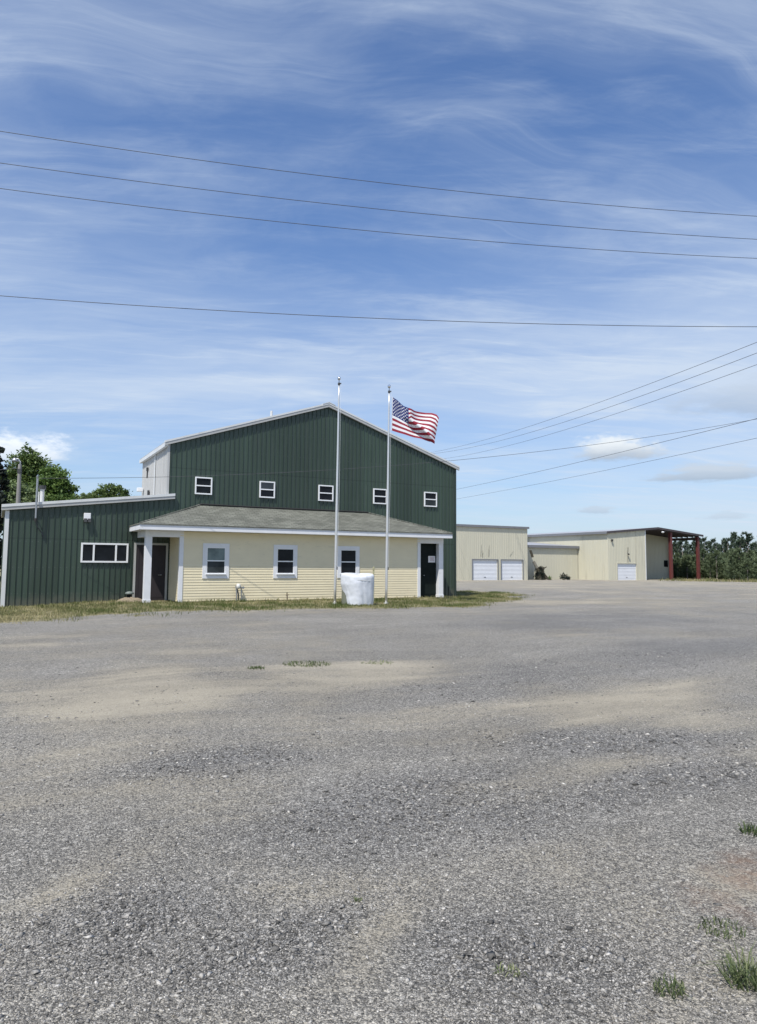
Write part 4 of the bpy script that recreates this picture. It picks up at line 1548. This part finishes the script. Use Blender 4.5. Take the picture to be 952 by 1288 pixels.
# the set-back wall ends short of the outer posts
mb = MB()
WR = 81.75
corrugated(mb, RB, WR, top3, GZ - .4, plane=SR, pitch=.305, depth=.03, cuts=(RU,))
corrugated(mb, S3, SR, lambda s: top3(RB), GZ - .4, axis='s', plane=RB, out=1, pitch=.305, depth=.03)
corrugated(mb, SR, S3 + 40, top3(WR), GZ - .4, axis='s', plane=WR, out=1, pitch=.305, depth=.03)
mb.build('canopy_wall', beige, F3)
mb = MB()
mb.box(RB - .10, RB + .05, S3 - .05, S3 + .1, GZ - .3, top3(RB) - .05)
mb.build('corner_trim', trim_white, F3)
mb = MB()
for a, b in ((U3 - .3, RU), (RU, UE + .25)):
    za, zb = top3(a) + .03, top3(b) + .03
    mb.hexa([(a, S3 - .15, za), (b, S3 - .15, zb), (b, S3 + 40, zb), (a, S3 + 40, za)], [(a, S3 - .15, za + .14), (b, S3 - .15, zb + .14), (b, S3 + 40, zb + .14), (a, S3 + 40, za + .14)])
mb.build('roof', [far_roof], F3)
mb = MB()
za = top3(U3 - .3)
mb.box(U3 - .42, U3 - .30, S3 - .15, S3 + 40, za - .16, za + .18)
mb.build('gutter', far_trim, F3)
mb = MB()
for a, b in ((U3 - .3, RU), (RU, UE + .3)):
    za, zb = top3(a), top3(b)
    mb.hexa([(a, S3 - .27, za - .10), (b, S3 - .27, zb - .10), (b, S3 - .15, zb - .10), (a, S3 - .15, za - .10)], [(a, S3 - .27, za + .19), (b, S3 - .27, zb + .19), (b, S3 - .15, zb + .19), (a, S3 - .15, za + .19)])
mb.build('rake_trim', canopy_dark, F3)
# canopy frame: purlins and beams
mb = MB()
for k in range(6):
    s_ = S3 + .3 + k * .95
    a, b = RB + .05, UE
    mb.hexa([(a, s_, top3(a) - .22), (RU, s_, top3(RU) - .22), (RU, s_ + .07, top3(RU) - .22), (a, s_ + .07, top3(a) - .22)], [(a, s_, top3(a) + .02), (RU, s_, top3(RU) + .02), (RU, s_ + .07, top3(RU) + .02), (a, s_ + .07, top3(a) + .02)])
    mb.hexa([(RU, s_, top3(RU) - .22), (b, s_, top3(b) - .22), (b, s_ + .07, top3(b) - .22), (RU, s_ + .07, top3(RU) - .22)], [(RU, s_, top3(RU) + .02), (b, s_, top3(b) + .02), (b, s_ + .07, top3(b) + .02), (RU, s_ + .07, top3(RU) + .02)])
mb.box(UE - .25, UE - .05, S3, SR + .9, top3(UE) - .62, top3(UE) - .22)
mb.build('canopy_frame', canopy_dark, F3)
garage(F3, dl, drr, dz_, S3)
mb = MB()
mb.box(dl - .12, dl, S3 - .06, S3 + .02, GZ, dz_ + .12)
mb.box(drr, drr + .12, S3 - .06, S3 + .02, GZ, dz_ + .12)
mb.box(dl, drr, S3 - .06, S3 + .02, dz_, dz_ + .12)
mb.build('door_casing', beige_dirty, F3)
for (x, y, dep) in ((879.0, 731.2, None), (847.0, 730.4, None), (843.5, 729.9, None)):
    pass
for pu, ps in ((81.5, S3 + .2), (75.45, S3 + .2), (81.55, SR - .4)):
    mb = MB()
    w = .19
    zt = top3(pu) - .2
    mb.box(pu - w, pu + w, ps - w, ps - w + .06, GZ - .6, zt)
    mb.box(pu - w, pu + w, ps + w - .06, ps + w, GZ - .6, zt)
    mb.box(pu - .05, pu + .05, ps - w + .06, ps + w - .06, GZ - .6, zt)
    mb.box(pu - w - .1, pu + w + .1, ps - w - .1, ps + w + .1, GZ - .6, GZ + .03)
    mb.build('canopy_post', red_steel, F3)
mb = MB()
mb.box(80.4, 81.25, SR - .08, SR - .03, 1.38, 2.40)
mb.build('window', glass, F3)
mb = MB()
mb.lathe([(.02, 0), (.12, .05), (.16, .16), (.05, .22)], 10, (66.2, S3 - .25, 3.0))
mb.tube([(66.2, S3, 3.3), (66.2, S3 - .25, 3.22)], .03, 6)
mb.tube([(66.25, S3 - .05, 3.25), (66.3, S3 - .05, 4.1)], .025, 6)
mb.tube([(66.25, S3 - .05, 2.95), (66.25, S3 - .05, 1.95)], .025, 6)
mb.build('wall_lamp', dark_metal, F3)
mb = MB()
mb.box(63.0, 63.25, S3 - .25, S3 - .05, 4.85, 5.15)
mb.build('wall_lamp', dark_metal, F3)
mb = MB()
mb.lathe([(.03, 0), (.2, .06), (.24, .16), (.06, .25)], 10, (73.2, S3 - .35, 6.28))
mb.build('canopy_lamp', white_vinyl, F3)

# second beige block: low lean-to between them
S2 = 47.98
F2 = thing('beige_shed', 'low beige lean to shed between the two larger beige warehouses', 'shed', 57, S2, GZ)
mb = MB()
corrugated(mb, 51.7, U3 - .10, 3.98, GZ - .3, plane=S2, pitch=.305, depth=.03)
mb.build('front_wall', beige_dirty, F2)
mb = MB()
mb.hexa([(51.7, S2 - .2, 4.20), (U3 - .06, S2 - .2, 4.20), (U3 - .06, S2 + 10.4, 5.05), (51.7, S2 + 10.4, 5.05)], [(51.7, S2 - .2, 4.27), (U3 - .06, S2 - .2, 4.27), (U3 - .06, S2 + 10.4, 5.12), (51.7, S2 + 10.4, 5.12)])
mb.build('roof', far_roof, F2)
mb = MB()
mb.box(51.7, U3 - .05, S2 - .32, S2 - .2, 3.93, 4.29)
mb.build('eave_trim', far_trim, F2)

# broken downpipe, dead vine stump, brush by the shed
gzf = lambda u, s: gz(*W(u, s)[:2])
dp = MB()
p1, p2, p3, p4 = [at_y(x, y, 95.2) for x, y in ((667, 692), (670, 701), (671, 706), (675.5, 714.5))]
e = thing_w('broken_downpipe', 'two leaning pieces of a broken dark downpipe at the corner of the shed', 'downpipe', p1[0], p1[1], GZ)
MB().tube([tuple(p1 - np.array([p1[0], p1[1], GZ])), tuple(p2 - np.array([p1[0], p1[1], GZ]))], .17, 8).build('upper_piece', dead_wood, e)
MB().tube([tuple(p3 - np.array([p1[0], p1[1], GZ])), tuple(p4 - np.array([p1[0], p1[1], GZ]))], .19, 8).build('lower_piece', mat('rusty_grey', (.17, .16, .13), .8), e)


def stump():
    p = at_y(679, 730, 96.2)
    rs = np.random.default_rng(8)
    e = thing_w('dead_stump', 'dark dead vine covered stump in front of the beige shed', 'stump', p[0], p[1], GZ)
    mb = MB()
    n = 20
    prof = [(.80, -.1), (.58, .25), (.50, .7), (.44, 1.2), (.42, 1.6), (.25, 1.75)]
    vs, fs = [], []
    for j, (r, z) in enumerate(prof):
        for i in range(n):
            t = 2 * math.pi * i / n
            q = r * (1 + .22 * math.sin(3 * t + j) + .25 * rs.uniform(-1, 1))
            vs.append((q * math.cos(t), q * math.sin(t), z + rs.uniform(-.08, .08)))
    for j in range(len(prof) - 1):
        for i in range(n):
            a, b = j * n + i, j * n + (i + 1) % n
            fs.append((a, b, b + n, a + n))
    fs.append(tuple(5 * n + k for k in range(n)))
    mb.add(vs, fs)
    mb.tube([(.3, 0, 1.5), (.6, 0, 1.6), (.95, -.1, 1.8)], [.16, .10, .04], 8)
    mb.tube([(-.2, 0, 1.5), (-.45, 0, 1.8), (-.55, 0, 2.0)], [.2, .14, .05], 8)
    mb.tube([(.5, 0, .9), (.9, -.1, .45), (1.3, -.1, -.1)], [.14, .10, .05], 8)
    mb.tube([(.6, -.2, .4), (1.1, -.3, .05), (1.7, -.3, -.05)], [.12, .08, .04], 8)
    mb.build('trunk', dead_wood, e)
    k = 500
    z = rs.uniform(0, 1.75, k)
    t = rs.uniform(0, 6.283, k)
    r = (.66 - .16 * z) * rs.uniform(.7, 1.25, k)
    c = np.stack([r * np.cos(t), r * np.sin(t), z], 1)
    d = rs.normal(0, .11, (k, 3, 3))
    V = (c[:, None] + d).reshape(-1, 3)
    F = np.arange(k * 3).reshape(-1, 3)
    me = raw_mesh('dead_vines', V, F, leaf_dark, {'tint': rs.random(k * 3)})
    o = bpy.data.objects.new('dead_vines', me)
    col.objects.link(o)
    o.parent = e


stump()


def bush(name, label, cat, x, y, z, rx, rz_, n, leaf, m, seed, stems=5):
    rs = np.random.default_rng(seed)
    e = thing_w(name, label, cat, x, y, z)
    k = n
    d = rs.normal(0, 1, (k, 3))
    d /= np.linalg.norm(d, axis=1)[:, None]
    r = rs.uniform(.35, 1.0, k)[:, None]
    c = d * r * np.array([rx, rx * .7, rz_]) + np.array([0, 0, rz_])
    tri = rs.normal(0, leaf, (k, 3, 3))
    V = (c[:, None] + tri).reshape(-1, 3)
    F = np.arange(k * 3).reshape(-1, 3)
    me = raw_mesh('foliage', V, F, m, {'tint': np.repeat(np.clip(rs.normal(.4, .25, k), 0, 1), 3)})
    o = bpy.data.objects.new('foliage', me)
    col.objects.link(o)
    o.parent = e
    mb = MB()
    for i in range(stems):
        a = rs.uniform(0, 6.283)
        mb.tube([(0, 0, -.05), (.4 * rx * math.cos(a), .3 * rx * math.sin(a), rz_), (.7 * rx * math.cos(a), .5 * rx * math.sin(a), rz_ * 1.6)], [.03, .02, .008], 5)
    mb.build('stems', bark, e)
    return e


for i, (px, lab, rx, rz_, n) in enumerate(((708, 'scrubby brush with a flat dark top against the beige shed', .6, .42, 110), (713.5, 'small round dark weed right of the scrubby brush at the shed', .28, .26, 90),
                                          (690, 'tiny weed at the foot of the shed wall, right of the dead stump', .3, .2, 60))):
    q = at_y(px, 729, 98.0 + i * .3)
    b_ = bush('brush', lab, 'brush', q[0], q[1] - .5, GZ, rx, rz_, n, .12, leaf_dark if i < 2 else leaf_pale, 30 + i)
    b_['group'] = 'brush at the foot of the beige shed'


# ------------------------------------------------------------------ trees
def leaf_cloud(lobes, n, size, rs, up=0.25, shell=0.55, jitter=0.5):
    """leaf faces spread through a set of ellipsoid lobes, in clumps; returns V, F, tint"""
    vol = np.array([l[3] * l[4] * l[5] for l in lobes]) ** 0.75
    cnt = np.maximum(20, (n * vol / vol.sum()).astype(int))
    C, T = [], []
    for (cx_, cy_, cz_, rx, ry, rz_), k in zip(lobes, cnt):
        nc = max(6, k // 45)
        d = rs.normal(0, 1, (nc, 3)); d /= np.linalg.norm(d, axis=1)[:, None]
        cc = d * (rs.uniform(shell, 1.05, nc)[:, None]) * np.array([rx, ry, rz_]) + np.array([cx_, cy_, cz_])
        ct = np.clip(rs.normal(.45, .22, nc), 0, 1)
        idx = rs.integers(0, nc, k)
        rad_ = min(rx, rz_) * jitter
        g = rs.normal(0, 1, (k, 3)) * rad_ * .45 * np.array([1.15, 1.15, .75])
        C.append(cc[idx] + g)
        T.append(np.clip(ct[idx] + rs.normal(0, .12, k), 0, 1))
    C, T = np.concatenate(C), np.concatenate(T)
    k = len(C)
    a = rs.normal(0, 1, (k, 3)); a /= np.linalg.norm(a, axis=1)[:, None]
    nrm = rs.normal(0, 1, (k, 3)) + np.array([0, 0, up * 4]); nrm /= np.linalg.norm(nrm, axis=1)[:, None]
    b = np.cross(nrm, a); b /= np.linalg.norm(b, axis=1)[:, None]
    a = np.cross(b, nrm)
    s = size * rs.uniform(.6, 1.4, k)[:, None]
    V = np.stack([C - a * s * .5, C + b * s * .32, C + a * s * .6, C - b * s * .32], 1).reshape(-1, 3)
    F = np.arange(k * 4).reshape(-1, 4)
    return V, F, np.repeat(T, 4)


def broad_tree(label, x, y, lobes, n, size, m, seed, trunk_r=.22, group='trees behind the green wing', limbs=9):
    rs = np.random.default_rng(seed)
    z0 = gz(x, y)
    e = thing_w('broadleaf_tree', label, 'tree', x, y, z0, group)
    V, F, T = leaf_cloud(lobes, n, size, rs)
    me = raw_mesh('crown', V, F, m, {'tint': T})
    o = bpy.data.objects.new('crown', me)
    col.objects.link(o)
    o.parent = e
    mb = MB()
    zc_ = np.mean([l[2] for l in lobes])
    zt = max(l[2] for l in lobes)
    xs = np.mean([l[0] for l in lobes])
    mb.tube([(0, 0, -.2), (.05, 0, zc_ * .35), (xs * .3, 0, zc_ * .7), (xs * .6, 0, zt)], [trunk_r * 1.25, trunk_r, trunk_r * .75, trunk_r * .25], 10)
    for i in range(limbs):
        l = lobes[i % len(lobes)]
        end = np.array(l[:3]) + rs.normal(0, .35, 3) * np.array(l[3:6])
        st = np.array([xs * .3, 0, zc_ * rs.uniform(.5, .8)])
        midp = (st + end) / 2 + np.array([0, 0, -.15 * np.linalg.norm(end - st)]) * .4
        mb.tube([tuple(st), tuple(midp), tuple(end)], [trunk_r * .5, trunk_r * .3, trunk_r * .08], 6)
    mb.build('trunk', bark, e)
    return e


def lobes_from_px(x0, depth, z0, items):
    """lobes given by photo pixels (cx, cy, rx, ry) at a real distance"""
    out = []
    for px, py, rx, ry in items:
        p = at_y(px, py, depth)
        k = depth / FPX
        out.append((p[0] - x0, 0.0, p[2] - z0, rx * k, (rx + ry) * .5 * k, ry * k))
    return out


def tree_px(label, depth, base_px, items, n, size, m, seed, **kw):
    p = at_y(base_px, 700, depth)
    lo = lobes_from_px(p[0], depth, gz(p[0], depth), items)
    lo = [(a, random.Random(seed + i).uniform(-.3, .3) * d, c_, d, e_, f_) for i, (a, b, c_, d, e_, f_) in enumerate(lo)]
    return broad_tree(label, p[0], depth, lo, n, size, m, seed, **kw)


tree_px('tall loose leafy tree with gaps in its crown, tallest behind the green wing', 52, 40,
        [(40, 578, 15, 13), (24, 588, 14, 14), (50, 592, 15, 15), (32, 606, 18, 14), (14, 604, 13, 14), (46, 640, 22, 28), (20, 640, 20, 28), (56, 612, 14, 14)], 15000, .22, leaf_maple, 3)
tree_px('rounded bright green tree right of the tall loose tree behind the wing', 47, 68,
        [(68, 604, 16, 14), (78, 618, 13, 14), (58, 616, 16, 14), (70, 640, 22, 26), (62, 598, 9, 8), (82, 640, 10, 22)], 12000, .20, leaf_bright, 4)
tree_px('pale green low tree behind the street lamp pole', 44, 26,
        [(24, 622, 15, 14), (38, 626, 12, 13), (14, 632, 12, 16), (28, 650, 22, 24)], 8000, .19, leaf_pale, 5)
tree_px('small dark green round tree between the wing roof and the tall grey wall', 75, 138,
        [(137, 618, 15, 9), (152, 623, 12, 8), (128, 625, 14, 9), (142, 640, 24, 18), (146, 612, 7, 5)], 9000, .22, leaf_maple, 6)
tree_px('small pale green tree left of the round one above the wing roof', 80, 110,
        [(108, 624, 8, 6), (116, 627, 9, 6), (101, 627, 6, 5), (110, 642, 14, 14)], 2600, .30, leaf_pale, 7)
tree_px('tiny distant treetop that barely clears the wing roof, left of the pale tree', 95, 88,
        [(89, 626, 6, 4), (94, 630, 6, 5), (90, 645, 9, 14)], 1200, .32, leaf_maple, 8)
tree_px('very dark evergreen at the left edge of the view beside the wing corner', 38, -30,
        [(-8, 590, 15, 14), (-2, 612, 11, 14), (-9, 640, 17, 26), (-3, 570, 7, 9), (-20, 690, 20, 50), (-30, 560, 16, 20), (-2, 575, 5, 6)], 9000, .20, leaf_dark, 9)


def make_pine(seed, H, R, bare, m, label, nb=48, trunk_m=pine_bark, cl=10):
    """young pine: whorls of branches ending in upward needle clusters"""
    rs = np.random.default_rng(seed)
    V, T = [], []
    for b in range(nb):
        f = (b + rs.random()) / nb
        z = H * (bare + (1 - bare) * f)
        L = R * (1 - f) ** .7 * rs.uniform(.6, 1.15) + .12
        a = rs.uniform(0, 6.283)
        for k in range(cl):
            q = (k + 1) / cl
            if q < .25:
                continue
            c = np.array([math.cos(a) * L * q, math.sin(a) * L * q, z + L * (.18 * q + .32 * q * q)]) + rs.normal(0, .07, 3)
            out = np.array([math.cos(a) * .6, math.sin(a) * .6, .9])
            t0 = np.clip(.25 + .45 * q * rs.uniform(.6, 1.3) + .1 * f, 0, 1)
            for j in range(7):
                d = out + rs.normal(0, .55, 3)
                d /= np.linalg.norm(d)
                s = np.cross(d, rs.normal(0, 1, 3)); s /= np.linalg.norm(s)
                ln, w = rs.uniform(.26, .46), rs.uniform(.04, .075)
                V += [c - s * w, c + s * w, c + d * ln]
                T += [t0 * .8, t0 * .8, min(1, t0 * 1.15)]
    V = np.array(V)
    F = np.arange(len(V)).reshape(-1, 3)
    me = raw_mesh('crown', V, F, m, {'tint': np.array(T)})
    e = thing_w('pine_tree', label, 'pine tree', 0, 0, 0)
    o = bpy.data.objects.new('crown', me)
    col.objects.link(o)
    o.parent = e
    mb = MB()
    mb.tube([(0, 0, -.2), (rs.uniform(-.1, .1), 0, H * .5), (rs.uniform(-.15, .15), 0, H * .98)], [.05 + .012 * H, .04 + .008 * H, .02], 7)
    mb.build('trunk', trunk_m, e)
    return e


def pine_stand():
    rs = np.random.default_rng(21)
    young = 'bushy young pine in the dense stand at the right edge'
    tall = 'tall thin pine with a bare grey trunk rising above the young pines'
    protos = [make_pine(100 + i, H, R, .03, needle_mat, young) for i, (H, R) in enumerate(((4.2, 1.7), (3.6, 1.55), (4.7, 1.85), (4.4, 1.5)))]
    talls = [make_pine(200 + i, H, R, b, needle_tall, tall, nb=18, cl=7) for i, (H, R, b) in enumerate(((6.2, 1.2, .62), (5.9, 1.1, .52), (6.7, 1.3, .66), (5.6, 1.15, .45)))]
    used = set()

    def place(proto, x, y, sc, group, label):
        if id(proto) in used:
            o = copy_tree(proto)
        else:
            used.add(id(proto))
            o = proto
        o.location = (x, y, gz(x, y) - .05)
        o.rotation_euler = (0, 0, rs.uniform(0, 6.283))
        o.scale = (sc * rs.uniform(.9, 1.15), sc * rs.uniform(.9, 1.15), sc)
        o['label'], o['group'] = label, group
    # front rows of young pines, seen right of the canopy posts and between them
    for row, (yb, n) in enumerate(((97, 26), (101, 26), (106, 26), (112, 22))):
        for i in range(n):
            px = 822 + (i + rs.uniform(-.4, .4)) * (190 / n)
            y = yb + rs.uniform(-1.3, 1.3) + 16 * float(sstep(935, 880, px))
            p = at_y(px, 730, y)
            uu, ss = to_us(p[0], y)
            if uu < 83 and ss > 36 and ss < 52 and uu > 60:
                y += 9
                p = at_y(px, 730, y)
                uu, ss = to_us(p[0], y)
            if uu < 83.5 and ss < S3 + 42 and ss > 36:
                continue
            place(protos[rs.integers(0, 4)], p[0], y, rs.uniform(.62, 1.0) * (1 + .02 * row), 'young pines at the edge of the lot', young)
    for i in range(44):
        px = 828 + (i + rs.uniform(-.4, .4)) * (180 / 44)
        y = rs.uniform(117, 130)
        p = at_y(px, 730, y)
        uu, ss = to_us(p[0], y)
        if uu < 83.5 and ss < S3 + 42:
            continue
        place(talls[rs.integers(0, 4)], p[0], y, rs.uniform(.95, 1.18), 'tall pines behind the young ones', tall)
    for pr in protos + talls:
        if id(pr) not in used:
            for ch in list(pr.children):
                bpy.data.objects.remove(ch)
            bpy.data.objects.remove(pr)


pine_stand()

# dense undergrowth beneath the pines so that no daylight shows through their feet
def undergrowth():
    rs = np.random.default_rng(31)
    N = 20000
    px = rs.uniform(815, 1010, N)
    y = rs.uniform(99, 114, N) + 17 * sstep(935, 880, px)
    P = np.array([at_y(a, 730, b) for a, b in zip(px, y)])
    uu, ss = to_us(P[:, 0], P[:, 1])
    ok = ~((uu < 83.5) & (ss < S3 + 42))
    P = P[ok]
    n = len(P)
    c = np.stack([P[:, 0], P[:, 1], ground_z(P[:, 0], P[:, 1]) + rs.uniform(0, 3.0, n)], 1)
    V = (c[:, None] + rs.normal(0, .22, (n, 3, 3))).reshape(-1, 3)
    F = np.arange(n * 3).reshape(-1, 3)
    me = raw_mesh('undergrowth', V, F, needle_mat, {'tint': np.repeat(np.clip(rs.normal(.25, .2, n), 0, 1), 3)})
    o = bpy.data.objects.new('undergrowth', me)
    col.objects.link(o)
    tag(o, 'dark green undergrowth filling the gaps beneath the pines', 'undergrowth', kind='stuff')


undergrowth()

# ------------------------------------------------------------------ lamp pole behind the wing
def lamp_pole():
    dep = 36.0
    b, t = at_y(22.3, 640, dep), at_y(25.0, 584, dep)
    z0 = gz(b[0], dep)
    e = thing_w('street_lamp', 'weathered grey pole with a hooded lamp rising behind the wing roof', 'street lamp', b[0], dep, z0)
    top = t[2] - z0
    lean = (t[0] - b[0])
    H0 = b[2] - z0
    mb = MB()
    sl = lean / (top - H0)
    mb.tube([(-sl * H0, 0, -.3), (0, 0, H0), (lean, 0, top)], [.15, .115, .085], 10)
    mb.build('pole', wood_pole, e)
    mb = MB()
    k = dep / FPX
    mb.tube([(lean, 0, top - .3), (lean + .02, 0, top + .12), (lean - .10, 0, top + .28), (lean - .26, 0, top + .30)], .035, 8)
    mb.build('arm', galv, e)
    mb = MB()
    mb.lathe([(.16, -.06), (.165, 0), (.13, .08), (.05, .13), (.01, .14)], 14, (lean - .26, 0, top + .20))
    mb.build('lamp_head', galv, e, smooth=True)
    mb = MB()
    mb.box(lean - .06, lean + .12, -.12, .0, top - .45, top - .25)
    mb.build('bracket', dark_metal, e)
    return (b[0] + lean, dep, z0 + top - .2)


lamp_top = lamp_pole()


# ------------------------------------------------------------------ overhead wires
def wire(label, P, Q, mid=None, ext=(0.6, 0.6), r=.011, sag=0.0, group='overhead wires'):
    """a hanging wire through two 3D points; sag (m) at the middle of the pair; drawn past both ends by 'ext' spans"""
    P, Q = np.array(P, float), np.array(Q, float)
    pts = []
    n = 64
    c = (P + Q) / 2
    for i in range(n + 1):
        t = -ext[0] + (1 + ext[0] + ext[1]) * i / n
        p = P * (1 - t) + Q * t
        p[2] -= sag * 4 * t * (1 - t)
        pts.append(tuple(p - c))
    o = MB().tube(pts, r, 6).build('overhead_wire', wire_mat, None, smooth=True)
    o.location = c
    tag(o, label, 'overhead wire', group)


def wire_level(label, a, m, b, H, r):
    """wire whose ends at the frame edges are H metres up; the sag follows the middle pixel"""
    P, Q = at_z(*a, H), at_z(*b, H)
    d = ray(*m)
    # vertical plane through P and Q
    n = np.array([-(Q - P)[1], (Q - P)[0], 0])
    t = np.dot(P - CAMPOS, n) / np.dot(d, n)
    X = CAMPOS + d * t
    f = np.dot((X - P)[:2], (Q - P)[:2]) / np.dot((Q - P)[:2], (Q - P)[:2])
    sag = (H - X[2]) / (4 * f * (1 - f))
    wire(label, P, Q, r=r, sag=max(0.0, sag), ext=(.9, .9))


wire_level('highest of the four long wires that cross the open sky', (0, 165), (476, 229.5), (952, 272), 10.6, .0068)
wire_level('second highest of the four long wires that cross the open sky', (0, 205), (476, 263), (952, 301), 10.0, .0068)
wire_level('third highest of the four long wires that cross the open sky', (0, 237), (476, 291.5), (952, 325), 9.5, .0068)
wire_level('lowest of the four long wires that cross the open sky', (0, 372), (476, 400.5), (952, 411), 7.6, .0075)


def wire_pts(label, a, Ya, b, Yb, m, r, ext=(0, .5)):
    P, Q = at_y(*a, Ya), at_y(*b, Yb)
    d = ray(*m)
    n = np.array([-(Q - P)[1], (Q - P)[0], 0])
    t = np.dot(P - CAMPOS, n) / np.dot(d, n)
    X = CAMPOS + d * t
    f = np.dot((X - P)[:2], (Q - P)[:2]) / np.dot((Q - P)[:2], (Q - P)[:2])
    zl = P[2] * (1 - f) + Q[2] * f
    wire(label, P, Q, r=r, sag=max(0.0, (zl - X[2]) / (4 * f * (1 - f))), ext=ext)


wire_pts('topmost of the three faint wires fanning out right of the flag', (540, 569.5), 120, (952, 430.5), 42, (740, 511), .015)
wire_pts('middle of the three faint wires fanning out right of the flag', (545, 570.5), 120, (952, 444), 42, (740, 521), .015)
wire_pts('lowest of the three faint wires fanning out right of the flag', (550, 578), 120, (952, 458.6), 42, (740, 531.5), .014)
wire_pts('dark service wire that runs from the wing mast across the tall green front', (47, 601.5), 25.2, (952, 527), 30, (523, 583.3), .0075)
wire_pts('thin wire that meets the dark service wire at the right edge', (540, 622), 90, (952, 526.5), 34, (740, 578.5), .012)
wire_pts('lowest faint wire above the beige warehouses', (540, 633), 95, (952, 551), 36, (740, 596), .010)
wire_pts('faint level wire that reaches the grey wall above the wing roof', (24, 600), 60, (215, 602.5), 45, (120, 603.3), .014, ext=(.6, 0)) if False else None
wire('short wire that leads left from the lamp pole', lamp_top, at_y(-120, 592, 36.0), r=.014, sag=.12, ext=(0, .3))

for o in bpy.data.objects:
    if '_off' in o:
        del o['_off']
